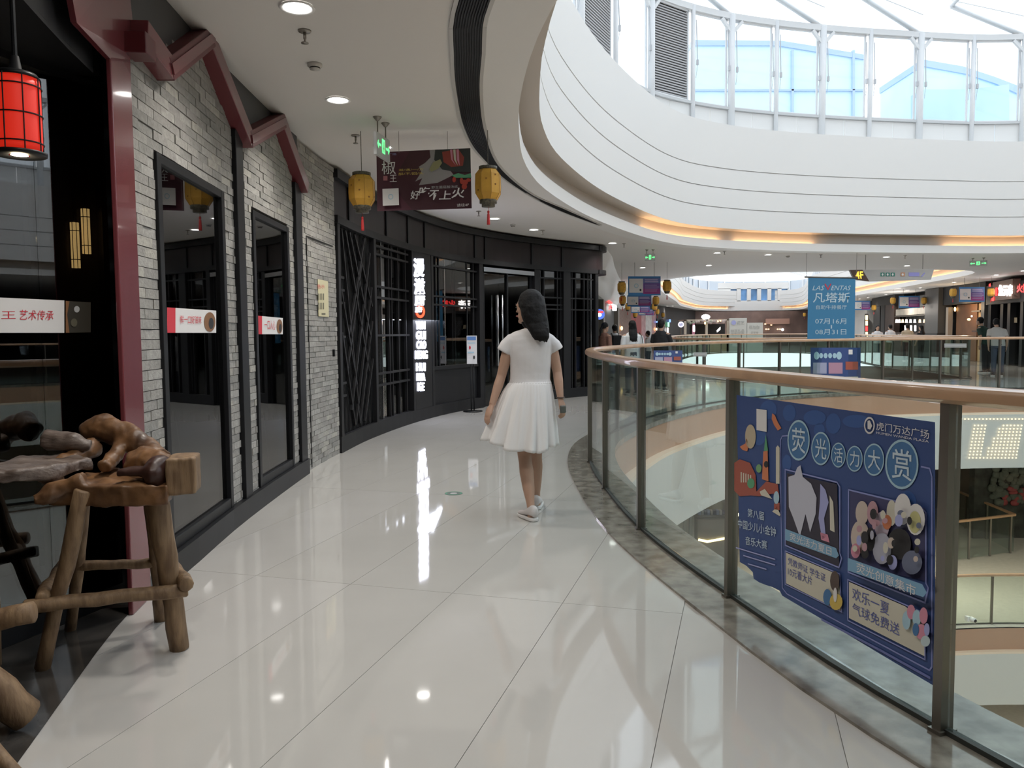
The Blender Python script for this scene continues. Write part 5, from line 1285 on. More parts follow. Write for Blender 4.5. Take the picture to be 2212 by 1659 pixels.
# ---- generic figure for the background
def figure(loc, yaw, hgt, label, top, bottom, hair='short', lean=0.0, arms='down', long_top=False, vox=.010, skirt=False, backpack=None, bag=None, cap=None):
    s = hgt/1.70
    o = root('person', loc, label, 'person', None, yaw)
    V = lambda x, y, z: Vector((x*s, (y + lean*max(0, z-.9))*s, (z - lean*lean*.35*max(0, z-.9))*s))
    b = MB(); fc = Vector((0,1,0)); hc = V(0,.02,1.58); head(b, hc, fc, s)
    limb(b, [V(0,0,1.50), V(0,0,1.42), V(0,0,1.36)], [.05*s,.05*s,.06*s])
    rings = []
    for z, rx, ry in ((1.40,.10,.07),(1.34,.17,.09),(1.2,.165,.10),(1.05,.14,.09),(.95,.15,.10),(.86,.16,.10)): rings.append([V(0,0,z)+Vector((math.cos(a)*rx*s, math.sin(a)*ry*s, 0)) for a in [2*math.pi*k/16 for k in range(16)]])
    b.loft(rings); arm = {}
    for sg in (-1, 1):
        S = V(sg*.185,0,1.35)
        if arms == 'rail' : E, H = V(sg*.24,.16,1.14), V(sg*.16,.36,1.13)
        elif arms == 'phone' and sg > 0: E, H = V(.22,.10,1.10), V(.12,.30,1.20)
        elif arms == 'phone': E, H = V(-.23,.0,1.08), V(-.21,.12,.86)
        else: E, H = V(sg*.235,-.01,1.08), V(sg*.225,.07,.84)
        limb(b, [V(sg*.14,0,1.35), S, S.lerp(E,.5), E, E.lerp(H,.4), H], [.055*s,.052*s,.046*s,.037*s,.036*s,.026*s], 10)
        hand(b, H, H-E, (-sg,.2,0), sg if arms == 'down' else -sg, s=s); arm[sg] = (S, E, H)
        K, A = V(sg*.095,.01,.48), V(sg*.10,0,.09)
        limb(b, [V(sg*.09,0,.88), K, K.lerp(A,.3), A, V(sg*.10,0,.03)], [.085*s,.055*s,.055*s,.036*s,.036*s], 10)
    organic(b, vox, 'body', SKIN, o, 0, 1, 2, local=True)
    fo = MB(); FP = o
    for sg in (-1, 1): fo.ell(hc+fc*.083*s+Vector((sg*.032*s,0,.004*s)), (.010*s,.010*s,.006*s), 8, 6)
    fo.build('eyes', mat('eye_dark', (.02,.015,.012), .25), o, True, local=True)
    b = MB(); rings = []; bz = .62 if long_top else .86
    for z, rx, ry in ((1.44,.075,.065),(1.41,.13,.09),(1.34,.20,.115),(1.2,.19,.125),(1.05,.175,.12),(.95,.185,.125),(bz,.20 if long_top else .185,.135)): rings.append([V(0,0,z)+Vector((math.cos(a)*rx*s, math.sin(a)*ry*s, 0)) for a in [2*math.pi*k/18 for k in range(18)]])
    b.loft(rings)
    for sg in (-1, 1):
        S, E, H = arm[sg]; b.tube([V(sg*.14,0,1.33), S-Vector((0,0,.02*s)), S.lerp(E, .75 if not long_top else 1.0)], [.068*s,.068*s,.062*s], 12)
    organic(b, vox, 'top', top, o, .005*s, 8, 3, local=True)
    if skirt:
        b = MB(); rings = [[V(0,0,z)+Vector((math.cos(a)*r_*s*(1+.06*math.sin(9*a)*k), math.sin(a)*r_*.75*s*(1+.06*math.sin(9*a)*k), 0)) for a in [2*math.pi*q/36 for q in range(36)]] for z, r_, k in ((.95,.165,0),(.8,.20,.6),(.5,.26,1))]; b.loft(rings).build('skirt', bottom, o, True, local=True)
    else:
        b = MB(); b.loft([[V(0,0,z)+Vector((math.cos(a)*rx*s, math.sin(a)*.125*s, 0)) for a in [2*math.pi*k/16 for k in range(16)]] for z, rx in ((.99,.165),(.88,.178),(.8,.165))])
        for sg in (-1, 1): b.tube([V(sg*.09,0,.88), V(sg*.095,.01,.48), V(sg*.10,0,.10)], [.095*s,.072*s,.062*s], 12)
        organic(b, vox*1.2, 'trousers', bottom, o, .004*s, 7, 2, local=True)
    b = MB(); b.ell(hc+Vector((0,-.018*s,.036*s)), (.088*s,.098*s,.098*s), 16, 12)
    if hair == 'long':
        b.loft([[hc+Vector((math.cos(a)*rx*s, yy*s+math.sin(a)*ry*s, z*s)) for a in [2*math.pi*k/16 for k in range(16)]] for z, rx, ry, yy in ((.02,.086,.06,-.05),(-.08,.095,.05,-.06),(-.18,.105,.04,-.10),(-.29,.09,.03,-.125),(-.36,.05,.02,-.13))])
        for k in range(7): b.tube([hc+Vector(((-.08+.027*k)*s,-.12*s,-.25*s)), hc+Vector(((-.085+.028*k)*s,-.135*s,(-.38-.03*(k % 3))*s))], [.016*s,.004*s], 6)
    elif hair == 'tied': b.tube([hc+Vector((0,-.10*s,.02*s)), hc+Vector((0,-.15*s,-.08*s)), hc+Vector((-.02*s,-.15*s,-.24*s))], [.03*s,.035*s,.01*s], 8)
    else: b.ell(hc+Vector((0,-.045*s,-.01*s)), (.080*s,.065*s,.075*s), 14, 10)
    organic(b, vox*.9, 'hair', HAIR if cap is None else cap, o, .004*s, 20, 1, local=True)
    for sg in (-1, 1): shoe('shoe', Vector((sg*.10*s,-.07*s,0)), (0,1), mat('shoe_dark', (.04,.04,.045), .6), o, s=s).parent = o
    for ch in o.children:
        if ch.name.startswith('shoe'):
            inv = mw(o)
            ch.data.transform(inv)
            for g in ch.children: g.data.transform(inv)
    if backpack is not None:
        b = MB(); b.box(V(0,-.20,1.17), (.28*s,.15*s,.40*s)); bp = organic(b, .012, 'backpack', backpack, o, 0, 1, 6, local=True)
        for sg in (-1, 1): MB().tube([V(sg*.10,-.13,1.34), V(sg*.12,-.02,1.43), V(sg*.13,.11,1.30), V(sg*.13,.10,1.05)], .014*s, 6).build('strap', backpack, bp, True, local=True)
    if bag is not None:
        b = MB(); b.box(V(.24,-.06,.98), (.08*s,.24*s,.20*s)); bg = organic(b, .012, 'handbag', bag, o, 0, 1, 5, local=True)
        MB().tube([V(.23,-.14,1.06), V(.20,-.08,1.35), V(.16,0,1.43), V(.20,.06,1.35), V(.23,.04,1.06)], .008*s, 6).build('strap', bag, bg, True, local=True)
    return o
def cl(n, c, **k): return mat('cloth_'+n, c, .85, **k)
CD = cl('dark', (.018,.018,.022)); CJ = cl('denim', (.06,.075,.11))
def stand(px, y, yaw, top_py, label, top, bottom, **k):
    p = W(px, 719, y); hgt = W(px, top_py, y).z/.985
    if k.get('lean'): hgt = hgt*1.05
    return figure(Vector((p.x,p.y,0)), math.radians(yaw), min(1.82, max(1.2, hgt)), label, top, bottom, **k)
stand(1306, 19.3, -60, 699, 'woman in a brown patterned blouse looking sideways beside the black restaurant', cl('brown_print', (.16,.07,.05), col2=(.27,.15,.11), nscale=60), CD, hair='tied', long_top=True)
stand(1328, 23.0, 10, 703, 'person in white shirt with black backpack near the purple banners', cl('white_shirt', (.62,.63,.66)), CJ, backpack=CD)
stand(1366, 17.3, 5, 695, 'long haired woman in a loose white blouse with a shoulder bag', cl('white_blouse', (.70,.71,.71)), CJ, hair='long', bag=CD, long_top=True)
stand(1428, 18.3, -35, 693, 'man in a black t-shirt looking at his phone by the far railing', cl('black_tee', (.012,.012,.014)), CD, arms='phone')
stand(1400, 27.0, 60, 716, 'small person in pale top behind the woman in white', cl('pale_top', (.55,.54,.55)), CJ)
stand(1895, 34.0, 175, 704, 'woman in white seated top facing the far railing', cl('white_tee2', (.66,.66,.68)), CJ, hair='long')
stand(1923, 34.5, 10, 702, 'person in a white t-shirt with back turned before the drinks counter', cl('white_tee3', (.66,.66,.68)), CD)
stand(1960, 34.5, -10, 701, 'person in a beige top before the drinks counter', cl('beige', (.42,.34,.24)), CD)
stand(1990, 33.0, 30, 703, 'dark haired person in black raising a phone near the pillar', cl('black_tee', (.012,.012,.014)), CD, hair='long', arms='phone')
stand(2157, 23.0, -20, 692, 'man in a pale grey shirt bending over by the right corridor', cl('pale_grey', (.44,.43,.41)), CJ, lean=.45)
stand(2132, 24.6, 30, 691, 'person in a dark green top leaning beside the man in grey', cl('dark_green', (.02,.05,.04)), CD, lean=.3)
p = W(2098, 1530, 22.3); figure(Vector((p.x,p.y,-11)), 1.0, 1.68, 'dark haired person walking on the lowest floor', cl('grey_top', (.3,.3,.3)), CD)
# =================================================================== far corridors and shops
class Row:
    def __init__(s, pts, side): s.p = Path(pts, False); s.p.sgn = 1.0; t = s.p.nrm(s.p.L*.4); s.p.sgn = 1.0 if (t.x > 0) == (side > 0) else -1.0
    def u(s, px, py=719): return s.p.at_px(px, 0, None, py)
    def z(s, px, py):
        u = s.u(px, py)
        q = s.p.pt(u); d = ray(px, py); return EYE + d.z*(q.y/d.y)
    def box(s, mb, px0, px1, y0, y1, d0, d1):
        """y0/y1: pixel rows (top, bottom); None = ceiling / floor"""
        ua, ub = s.u(px0), s.u(px1)
        pm = (px0+px1)/2; zt = CZ-.01 if y0 is None else min(CZ-.01, s.z(pm, y0)); zb = 0.0 if y1 is None else s.z(pm, y1)
        A, B, C, D = s.p.off(ua, d0, zb), s.p.off(ub, d0, zb), s.p.off(ub, d1, zb), s.p.off(ua, d1, zb); Z = Vector((0,0,zt-zb))
        return mb.loft([[A,B,C,D],[A+Z,B+Z,C+Z,D+Z]])
    def board(s, px, d, parent, eps=.01):
        u = s.u(px); return Board(s.p.off(u, d, 0), s.p.nrm(u), parent, eps)
    def root(s, name, px, label, cat, group=None): return root(name, s.p.off(s.u(px), 0, 0), label, cat, group)
DKB = mat('far_dark', (.022,.021,.021), .6); DKW = mat('far_dark_wood', (.05,.03,.022), .5, noise=.2, nscale=4); GRYP = mat('far_grey_pillar', (.085,.082,.078), .5); TIM = mat('far_timber', (.16,.075,.035), .5, noise=.15, nscale=2)
WARM = mat('warm_beige_wall', (.50,.33,.17), .6); EW = emat('glow_white', (1,.97,.95), 5.0); EWM = emat('glow_warm', (1,.62,.25), 4.0); ERD = emat('glow_red', (1,.03,.03), 2.6); EBL = emat('glow_blue', (.15,.3,1), 2.0)
FR = Row([(16.9,22.0),(18.0,27.6),(19,31.6),(20.8,43),(23.3,53),(27,64),(31,73)], -1)
m = MB(); sweep(m, FR.p, [(-.8,0),(-.8,CZ)], 0, FR.p.L, 2); struct(m.build('wall_shop_row', DKB), 'dark back wall behind the far shop row', 'wall')
# shop with red signs
S = FR.root('far_shop', 2165, 'dark restaurant front with red and white glowing signs on the far corridor', 'shopfront', 'far shop row')
m = MB(); FR.box(m, 2122, 2216, 612, 655, -.5, -.1); m.build('header', DKB, S)
for px in (2124, 2150, 2165, 2192): m = MB(); FR.box(m, px, px+6, 650, None, -.4, -.15); m.build('post', BLACK2, S)
m = MB(); FR.box(m, 2126, 2216, 650, None, -.5, -.42); m.build('glass_front', SGLASS, S)
m = MB(); FR.box(m, 2150, 2194, 607, 648, -.1, .15); m.build('lightbox', mat('lightbox_brown', (.20,.14,.11), .5), S)
b = FR.board(2172, .2, S); b.text('鱼云李', (2156,615), (2188,614), (2156,640), EW, 'sign_letters', 1, off=.05); b.poly([(2150,622),(2154,621),(2154,638),(2150,639)], ERD, 'sign_red_mark', 1)
b.poly([(2136,614),(2140,612),(2140,619),(2136,619)], ERD, 'sign_red_mark', 1); b.poly([(2142,641),(2147,641),(2147,650),(2142,650)], ERD, 'sign_red_mark', 1)
b = FR.board(2203, .05, S); b.text('火锅', (2196,613), (2222,613), (2196,632), ERD, 'sign_letters', 1, off=.04)
b = FR.board(2170, -.3, S); b.rect(2166,686,2172,693,PW,'menu_card',1); b.rect(2185,686,2197,697,P_('menu_beige',(.35,.28,.18)),'menu_card',1)
# timber lit shop
S = FR.root('far_shop', 2072, 'timber clad shop entrance lit by a warm wall lamp', 'shopfront', 'far shop row')
m = MB(); FR.box(m, 2028, 2120, 612, 656, -.5, -.1); m.build('header', DKB, S)
m = MB(); FR.box(m, 2042, 2085, 658, None, -.6, -.45); m.build('timber_wall', TIM, S)
m = MB(); FR.box(m, 2085, 2112, 655, None, -.6, -.5); m.build('beige_wall', WARM, S)
m = MB(); FR.box(m, 2032, 2037, 664, None, -.4, -.2); m.build('door_post', mat('pale_post', (.42,.36,.30), .5), S)
m = MB(); FR.box(m, 2112, 2119, 650, None, -.45, -.1); m.build('pillar', GRYP, S)
m = MB(); FR.box(m, 2086, 2104, 671, 674, -.5, -.2); FR.box(m, 2088, 2108, 714, 717, -.5, -.2); m.build('shelf', DKW, S)
b = FR.board(2062, -.4, S); b.disc(2063,668,2.5,5,EWM,'wall_lamp',1,12); b = FR.board(2095, -.18, S); b.disc(2093,690,4,2.5,EWM,'pendant_lamp',1,12); b.disc(2099,683,2,2,EW,'pendant_lamp',1,10)
q = FR.p.off(FR.u(2078), .1, 2.3); light('POINT', 'lamp', S, S.matrix_basis.inverted() @ q, 25, (1,.7,.4), .1)
# pillar
S = FR.root('pillar', 2014, 'dark grey square pillar between the far shops', 'pillar'); m = MB(); FR.box(m, 2001, 2030, 606, None, -.5, .1); bevel(m.build('shaft', GRYP, S), .02)
m = MB(); FR.box(m, 2000, 2031, 720, None, -.5, .14); m.build('plinth', DKB, S)
# drinks counter
S = FR.root('drinks_counter', 1968, 'drinks counter with hanging glass lamps and pale awning', 'counter')
m = MB(); FR.box(m, 1930, 2001, 640, 664, -.6, -.2); m.build('header', DKB, S)
m = MB(); FR.box(m, 1934, 1999, 666, 680, -.4, .0); m.build('awning', mat('awning_pale', (.42,.38,.32), .7, noise=.15, nscale=3), S)
m = MB(); FR.box(m, 1934, 1999, 681, 683, -.4, .05); m.build('lamp_rail', STEEL, S)
b = FR.board(1965, .06, S)
for px in (1937,1943,1950,1958,1967,1976,1987,1997): b.poly([(px-2,690),(px+2,690),(px+3,697),(px-3,697)], EW if px in (1937,1943,1958,1967,1976) else EWM, 'glass_lamp', 1); b.line([(px,683),(px,690)], .02, STEEL, 'lamp_stem', 1)
for px in (1956,1968,1977): b.rect(px-2,703,px+2,715,EW,'lit_bottle',1)
m = MB(); FR.box(m, 1934, 1999, 718, None, -.4, .1); m.build('counter', DKW, S)
q = FR.p.off(FR.u(1965), .6, 2.4); light('POINT', 'lamp', S, S.matrix_basis.inverted() @ q, 40, (1,.9,.8), .1)
S = FR.root('far_shop', 1912, 'dark brown shop posts and pale panel next to the drinks counter', 'shopfront', 'far shop row')
for px, wd, mt in ((1882,14,DKB),(1898,8,DKB),(1907,19,DKW)): m = MB(); FR.box(m, px, px+wd, 655, None, -.4, -.1); m.build('post', mt, S)
m = MB(); FR.box(m, 1880, 1929, 640, 660, -.5, -.05); m.build('header', DKB, S)
S = FR.root('far_shop', 1860, 'white shop front with a warm vertical light sign', 'shopfront', 'far shop row')
m = MB(); FR.box(m, 1835, 1868, 668, None, -.5, -.1); m.build('white_wall', WHITE, S); m = MB(); FR.box(m, 1850, 1863, 690, None, -.1, -.06); m.build('door', BULK, S)
b = FR.board(1872, -.05, S); b.rect(1868,678,1876,730,DKB,'sign_box',1)
for k in range(4): b.rect(1869.5,681+12*k,1874.5,691+12*k,EWM if k != 2 else ERD,'sign_character',2)
# ---- left far corridor
FL = Row([(1.75,18.4),(2.15,20.4),(2.7,24),(3.9,31),(5.7,40),(9.2,52),(14.5,66),(17.5,73)], 1)
m = MB(); sweep(m, FL.p, [(-.5,0),(-.5,CZ)], 0, FL.p.L, 1.5); struct(m.build('wall_far_corridor', DKB), 'dark wall behind the shops of the left far corridor', 'wall')
m = MB(); sweep(m, FL.p, [(-.4,2.5),(-.05,2.5),(.12,2.62),(.22,2.85),(.28,3.1),(.45,CZ)], 0, FL.u(1347), .5); struct(autosmooth(m.build('trim_20', BULK)), 'white curved bulkhead over the left far corridor shops', 'bulkhead')
S = FL.root('far_shop', 1318, 'dark shop with red vertical light sign behind the brown blouse woman', 'shopfront', 'far shop row')
m = MB(); FL.box(m, 1308, 1336, 646, None, -.4, -.2); m.build('dark_front', DKB, S); m = MB(); FL.box(m, 1307, 1310, 640, None, -.3, -.05); m.build('frame', STEEL, S); m = MB(); FL.box(m, 1336, 1339, 650, None, -.3, -.02); m.build('frame', STEEL, S)
b = FL.board(1320, .02, S); b.text('渔\n火', (1314,645), (1323,645), (1314,670), ERD, 'sign_letters', 1, off=.04); b.rect(1323,660,1332,671,EW,'lit_screen',1)
o = FL.root('round_sign', 1298, 'round red white and blue light sign by the restaurant corner', 'sign'); q = W(1294.5, 679, 19.2)
M_ = Matrix.Translation(q) @ Matrix.Rotation(math.pi/2, 4, 'X')
m = MB().lathe([(.0,-.04),(.13,-.04),(.13,.04),(.0,.04)], 20, M_); m.build('housing', mat('sign_blue_lit', (.05,.1,.4), .4, emit=(.1,.2,.8), es=.8), o)
b = Board(q+Vector((0,-.045,0)), (0,-1,0), o, .004); b.rect(1286,672,1303,676,ERD,'red_band',1); b.disc(1294.5,680,5,4,EW,'white_glow',2,14)
MB().bar(q, Vector((q.x-.5,q.y,q.z)), .03, .03).build('arm', STEEL, o)
MB().bar(Vector((q.x-.5,q.y,0)), Vector((q.x-.5,q.y,q.z+.3)), .04, .04).build('post', STEEL, o)
S = FL.root('far_shop', 1378, 'reddish brown and white panelled shop front further down the corridor', 'shopfront', 'far shop row')
for p0, p1, mt in ((1341,1367,mat('mosaic_brown', (.12,.06,.045), .6, col2=(.22,.13,.10), nscale=9)),(1367,1389,mat('panel_red', (.30,.03,.035), .5)),(1389,1398,mat('panel_rose', (.42,.24,.25), .5, noise=.3, nscale=3)),(1398,1411,mat('panel_white', (.55,.53,.52), .5, noise=.2, nscale=3)),(1411,1420,mat('panel_rose', (.42,.24,.25), .5))):
    m = MB(); FL.box(m, p0, p1, 655 if p0 < 1360 else 672, None, -.4, -.1); m.build('panel', mt, S)
b = FL.board(1350, 0, S); b.disc(1343,709,2.5,4.5,EWM,'wall_lamp',1,10); b = FL.board(1418, 0, S); b.disc(1418,711,2,3,EWM,'wall_lamp',1,10); b.rect(1417,694,1424,697,EBL,'light_strip',1)
S = FL.root('far_shop', 1452, 'dark shop with small coloured lights at the corridor end', 'shopfront', 'far shop row')
m = MB(); FL.box(m, 1424, 1470, 690, None, -.4, -.15); m.build('dark_front', DKB, S)
b = FL.board(1445, 0, S); b.rect(1442,696,1446,706,emat('glow_green', (.3,1,.5), 2),'light_box',1); b.rect(1441,708,1444,724,EW,'light_tube',1); b.rect(1445,690,1449,696,EBL,'light_box',1)
o = root('round_sign', W(1471,701,46), 'round white sign with lilac emblem before the flower kiosk', 'sign'); q = W(1471,701,46)
m = MB().lathe([(.0,-.03),(.17,-.03),(.17,.03),(.0,.03)], 24, Matrix.Translation(q) @ Matrix.Rotation(math.pi/2, 4, 'X')); m.build('disc', mat('sign_white_lit', (.7,.7,.75), .5, emit=(.9,.85,1), es=.7), o)
b = Board(q+Vector((0,-.035,0)), (0,-1,0), o, .01); b.ring(1471,701,3.6,3.6,.3,PLIL,'emblem',1); b.line([(1469,702),(1473,700)], .05, PLIL, 'emblem', 1)
MB().tube([Vector((q.x,q.y+.05,0)), Vector((q.x,q.y+.05,q.z+.1))], .03, 8).build('pole', STEEL, o)
# ---- flower kiosk and white booth walls
def free_box(mb, px0, px1, y0, y1, y, dep):
    A, B = W(px0, 719, y), W(px1, 719, y); zt = W((px0+px1)/2, y0, y).z; zb = 0 if y1 is None else W((px0+px1)/2, y1, y).z
    return mb.obox((A.x, y, zb), (B.x-A.x,0,0), (0,dep,0), (0,0,zt-zb))
KY = 52.5
K = root('flower_kiosk', (W(1525,719,KY).x, KY, 0), 'white mall kiosk with flower trimmed canopy and beige posts', 'kiosk')
BEI = mat('kiosk_beige', (.55,.47,.38), .6)
m = MB(); free_box(m, 1478, 1576, 690, 692.5, KY, 2.0); m.build('canopy', BEI, K)
for px in (1478, 1524, 1570): m = MB(); free_box(m, px, px+5, 690, None, KY, .15); m.build('post', BEI, K)
m = MB(); free_box(m, 1478, 1576, 722, None, KY, .5); m.build('counter', mat('kiosk_counter', (.50,.36,.22), .5), K)
m = MB(); free_box(m, 1490, 1566, 700, 722, KY+1.9, .1); m.build('dark_back', DKB, K)
for k in range(26):
    px = 1480+96*random.random(); q = W(px, 693+5*random.random(), KY-.05); MB().ell(q, (.10,.08,.09), 8, 6).build('flower_bunch', mat('flower_%d' % (k % 3), ((.52,.42,.38),(.45,.36,.34),(.34,.36,.28))[k % 3], .8), K, True)
b = Board((0,KY-.05,0), (0,-1,0), K, .03); b.disc(1524.5,684.5,9.5,5.5,EW,'oval_sign',1); b.line([(1524.5,690),(1524.5,692)], .1, STEEL, 'sign_stem', 1)
b.poly([(1496,697),(1500,695),(1502,715),(1499,728),(1495,720)], P_('doll_pink',(.55,.22,.30)), 'hanging_ribbon', 2); b.rect(1497,703,1501,716,EW,'lit_window',3); b.poly([(1548,714),(1556,706),(1556,712),(1549,718)], EW, 'lit_window', 3); b.disc(1556,693,2,1.5,EWM,'lamp',3,8); b.disc(1551,694,2,1.5,EWM,'lamp',3,8); b.disc(1523,698,2,3,EWM,'lamp',3,8)
for nm, x0, x1, y0, lab in (('booth_wall',1576,1613,687,'tall white booth panel with lilac round emblem beside the flower kiosk'),('booth_wall',1614,1648,697,'lower white booth panel with grey lettering')):
    o = root(nm, (W((x0+x1)/2,719,KY-.4).x, KY-.4, 0), lab, 'booth', 'white booth panels'); m = MB(); free_box(m, x0, x1, y0, None, KY-.4, .2); m.build('panel', mat('booth_white', (.58,.57,.53), .6), o)
    b = Board((0,KY-.42,0), (0,-1,0), o, .02); gy = P_('booth_grey',(.34,.34,.32))
    if y0 < 690: b.disc(1585,697,5,5,PLIL,'emblem',1); b.text('花艺', (1592,694), (1608,693), (1592,702), gy, 'lettering', 1); b.text('鲜花礼品\n定制花束', (1579,712), (1608,711), (1579,724), gy, 'lettering', 1)
    else: b.text('花与你', (1618,703), (1641,703), (1618,711), gy, 'lettering', 1); b.text('花艺馆', (1622,716), (1638,716), (1622,723), gy, 'lettering', 1)
# ---- end facade of the far atrium
EY = 75.2
E_ = struct(root('wall_far_end', (24,EY,0), 'x', 'wall'), 'white end facade of the far atrium with a row of windows', 'wall')
m = MB(); m.obox((13,EY,3.3), (21,0,0), (0,.3,0), (0,0,.95)); m.obox((13,EY,5.35), (21,0,0), (0,.3,0), (0,0,.6)); m.build('facade', BULK, E_)
x0_, x1_ = W(1574,640,EY).x, W(1706,640,EY).x; n_w = 6
for k in range(n_w+1):
    x = x0_+(x1_-x0_)*k/n_w; m = MB().obox((x-.18,EY,4.2), (.36,0,0), (0,.3,0), (0,0,1.2)); m.build('pier', BULK, E_)
for k in range(n_w):
    x = x0_+(x1_-x0_)*k/n_w; MB().obox((x+.18,EY+.2,4.25), ((x1_-x0_)/n_w-.36,0,0), (0,.03,0), (0,0,1.1)).build('pane', mat('end_pane_blue', (.16,.34,.62), .3, noise=.3, nscale=.8), E_)
MB().obox((13,EY,4.2), (x0_-13-.18,0,0), (0,.3,0), (0,0,1.2)).build('facade', BULK, E_); MB().obox((x1_+.18,EY,4.2), (34-x1_,0,0), (0,.3,0), (0,0,1.2)).build('facade', BULK, E_)
S = root('far_shop', (24,73.2,0), 'dim brown shops with warm lamps at the far end of the mall', 'shopfront', 'far shop row')
m = MB(); m.obox((17,73.4,0), (15,0,0), (0,.2,0), (0,0,3.2)); m.build('back', mat('far_brown', (.20,.13,.11), .6, noise=.3, nscale=.6), S)
m = MB(); m.obox((W(1655,719,73).x,73.1,W(1660,700,73).z), (W(1706,719,73).x-W(1655,719,73).x,0,0), (0,.2,0), (0,0,.5)); m.build('sign_band', mat('far_pink', (.45,.26,.20), .6), S)
b = Board((0,73.0,0), (0,-1,0), S, .02)
for px, py in ((1655,711),(1660,711),(1680,711),(1685,711),(1666,702),(1653,700)): b.disc(px, py, 2.2, 1.2, EWM, 'lamp', 1, 8)
b.disc(1690.5,712,3,3,EW,'lamp',1,10)
# ---- glass roof over the far atrium
R_ = struct(root('window_far_skylight', (14,45,6), 'x', 'skylight'), 'glass roof with white ribs over the far atrium', 'skylight')
m = MB(); sweep(m, OPEN2, [(.5,5.2),(.5,6.1)], step=1.0); m.build('clerestory_pane', mat('pale_clerestory', (.55,.62,.70), .3), R_)
us = OPEN2.us(0, OPEN2.L, 2.0)
for u in us[:-1]:
    p = OPEN2.off(u, .42, 0); MB().box((p.x,p.y,5.65), (.12,.12,.9)).build('mullion', FRAMEW, R_)
L0, L1 = [OPEN2.off(OPEN2.L*(.99-.30*i/22), .4, 6.1) for i in range(23)], None
for i in range(20):
    y = 28+i*2.2; xs = sorted([q.x for q in OPEN2.p if abs(q.y-y) < 1.6])
    if not xs: continue
    xa, xb = xs[0]-.4, xs[-1]+.4; xm = (xa+xb)/2
    MB().bar((xa,y,6.1), (xm,y,7.6), .12, .16).build('rib', FRAMEW, R_); MB().bar((xm,y,7.6), (xb,y,6.1), .12, .16).build('rib', FRAMEW, R_)
# =================================================================== lower storeys seen through the glass
VB = Path([(q.x, q.y) for q in [VOID.off(u, -.43) for u in VOID.us(0, VOID.L, 1.0)[:-1]]], True, (10, 9), 4)
lp = root('led_dot_panel', VB.off(VB.at_px(2140, VB.L*.45, VB.L*.8, 950), 0, -1.2), 'grid of warm LED dots on the white bulkhead across the void', 'light panel')
m = MB()
for i in range(19):
    for j in range(13):
        px, py = 2068+i*7.8-j*1.2, 905+j*7.0
        on_ = (j == 0) or (i < 2 and j < 4) or (5 <= i-0 <= 8 and j > 1) or (i >= 11-0.35*j+2 and j > 1)
        if not on_ or px > 2216 or px < 2064: continue
        u = VB.at_px(px, VB.L*.42, VB.L*.85, py)
        if u is None: continue
        p = VB.pt(u); d = ray(px, py); p.z = EYE+d.z*p.y/d.y
        if not (-1.7 < p.z < -.58): continue
        n = -VB.nrm(u); t = VB.tan(u); r = .019
        m.add([p+n*.015+t*math.cos(a)*r+Vector((0,0,math.sin(a)*r)) for a in [2*math.pi*k/8 for k in range(8)]], [tuple(range(8))])
m.build('led_dots', emat('led_dot_warm', (1,.72,.45), 2.2), lp, kind='stuff')
# wall camera on the slab edge below
u = VB.at_px(2098, VB.L*.42, VB.L*.85, 1335); p = VB.off(u, .14, 0); d = ray(2098,1335); p.z = EYE+d.z*p.y/d.y; n = -VB.nrm(u)
o = root('wall_camera', p, 'small white wall camera on the peach slab edge of the storey below', 'camera')
MB().obox(p-Vector((.04,0,.05))-n*.02, (.08,0,0), n*.10, (0,0,.10)).build('bracket', RINGM, o); MB().tube([p+n*.05+Vector((.05,0,0)), p+n*.16+Vector((.08,0,-.01))], [.06,.055], 12).build('body', RINGM, o, True); MB().tube([p+n*.155+Vector((.078,0,-.01)), p+n*.17+Vector((.083,0,-.012))], .04, 12).build('lens', BLACK, o, True)
# storey below: planting wall, crossing railings, shop counter
pw = root('planting_wall', W(2190,1050,26), 'dark planted wall with red flowers on the storey below', 'planting'); b = Board((0,25.5,0), (0,-1,0), pw, .02)
m = MB(); A, B = W(2105,1050,25.5), W(2330,1050,25.5); m.obox((A.x,25.5,-5.5), (B.x-A.x,0,0), (0,.3,0), (0,0,3.7)); m.build('backing', mat('planting_dark', (.05,.055,.052), .8, noise=.5, nscale=3), pw)
for k in range(70):
    px, py = 2140+90*random.random(), 1012+75*random.random(); q = W(px, py, 25.45); c = 'leaf' if py < 1052 or px < 2168 or random.random() < .35 else 'flower'
    MB().ell(q, (.10+.08*random.random(),.07,.09+.06*random.random()), 7, 5).build('leaf_cluster' if c == 'leaf' else 'flower_cluster', mat('plant_grey', (.12,.14,.125), .8) if c == 'leaf' else mat('flower_red', (.34,.07,.08), .7), pw, True)
CRS = [G(2040,1049,-4.31), G(2192,1112,-4.31), G(2040,1130,-4.31)]
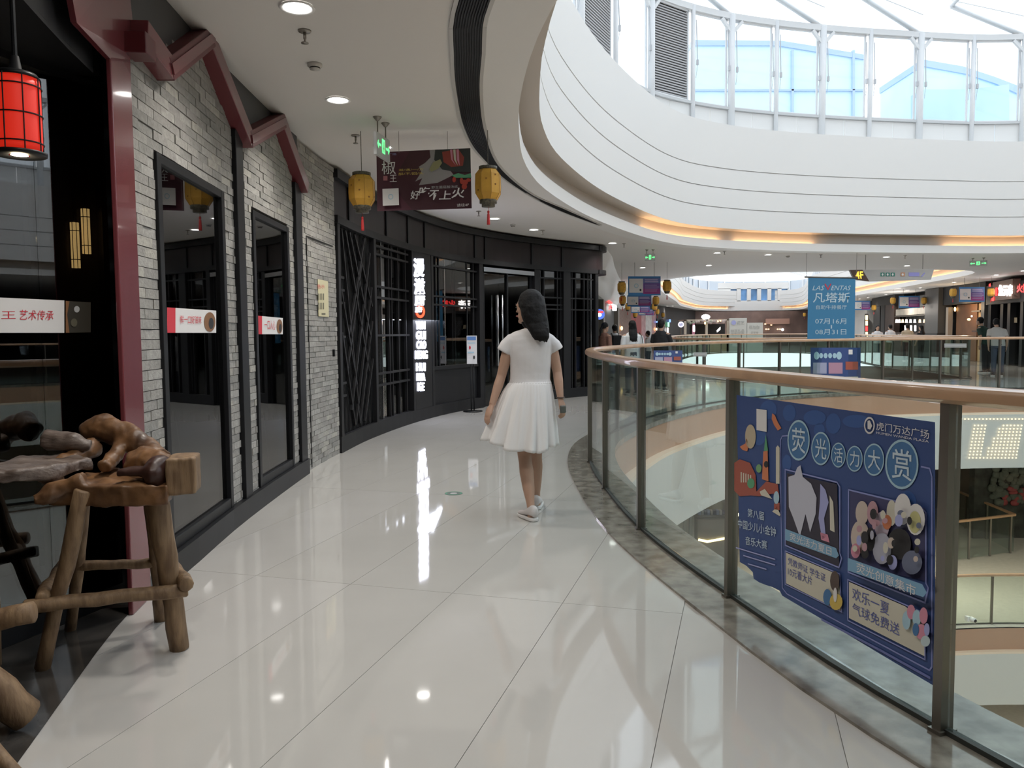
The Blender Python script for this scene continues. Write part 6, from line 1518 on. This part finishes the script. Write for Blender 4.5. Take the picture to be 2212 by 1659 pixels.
o = root('glass_railing', Vector((CRS[1].x,CRS[1].y,-5.5)), 'angled glass railing on the storey below in front of the planting wall', 'railing')
for a, b_ in zip(CRS[:-1], CRS[1:]):
    MB().bar(a, b_, .09, .06).build('handrail', RAILW, o)
    A, B = Vector((a.x,a.y,-5.45)), Vector((b_.x,b_.y,-5.45)); e = B-A; n = e.cross(Vector((0,0,1))).normalized(); MB().obox(A, e, n*.012, Vector((0,0,1.1))).build('glass_panel', RGLASS, o)
    for t in (.05,.35,.65,.95): q = A+e*t; MB().box((q.x,q.y,-4.92), (.05,.05,1.14)).build('post', STEEL, o)
bs = root('lower_shop', W(1535,1180,16.5), 'shop bay on the storey below with shelves and a bent warm light strip', 'shop'); YS = 16.6
m = MB(); A, B = W(1400,1150,YS), W(1600,1150,YS); m.obox((A.x,YS+1.5,-5.5), (B.x-A.x,0,0), (0,.2,0), (0,0,3.7)); m.build('back_wall', mat('lower_shop_grey', (.22,.22,.20), .6, noise=.2, nscale=1), bs)
m = MB(); A, B = W(1507,1150,YS), W(1590,1150,YS); m.obox((A.x,YS,-5.5), (B.x-A.x,0,0), (0,.3,0), (0,0,5.5+W(1535,1122,YS).z)); m.build('front_panel', mat('lower_panel_brown', (.13,.115,.095), .5), bs)
b = Board((0,YS-.03,0), (0,-1,0), bs, .01); b.line([(1510,1166),(1528,1170),(1566,1163)], .05, emat('strip_warm', (1,.75,.35), 5), 'light_strip', 1)
for k in range(9): q = W(1510+6.5*k, 1108+2*(k % 3), YS+.3); MB().box(q, (.05,.12,.14+.03*(k % 3))).build('boxed_goods', mat('goods_%d' % (k % 3), ((.30,.36,.55),(.45,.45,.48),(.12,.13,.20))[k % 3], .5), bs)
m = MB(); m.obox((W(1505,1120,YS).x,YS+.1,W(1535,1119,YS).z-.02), (1.0,0,0), (0,.4,0), (0,0,.03)); m.build('shelf', STEEL, bs)
for px in (1436,1452,1466,1480,1492): q = W(px, 1150, YS); MB().box((q.x,q.y,-3.65), (.07,.07,3.7)).build('mullion', mat('lower_mullion', (.16,.17,.16), .4), bs)
bpy.data.scenes.remove(TMP)
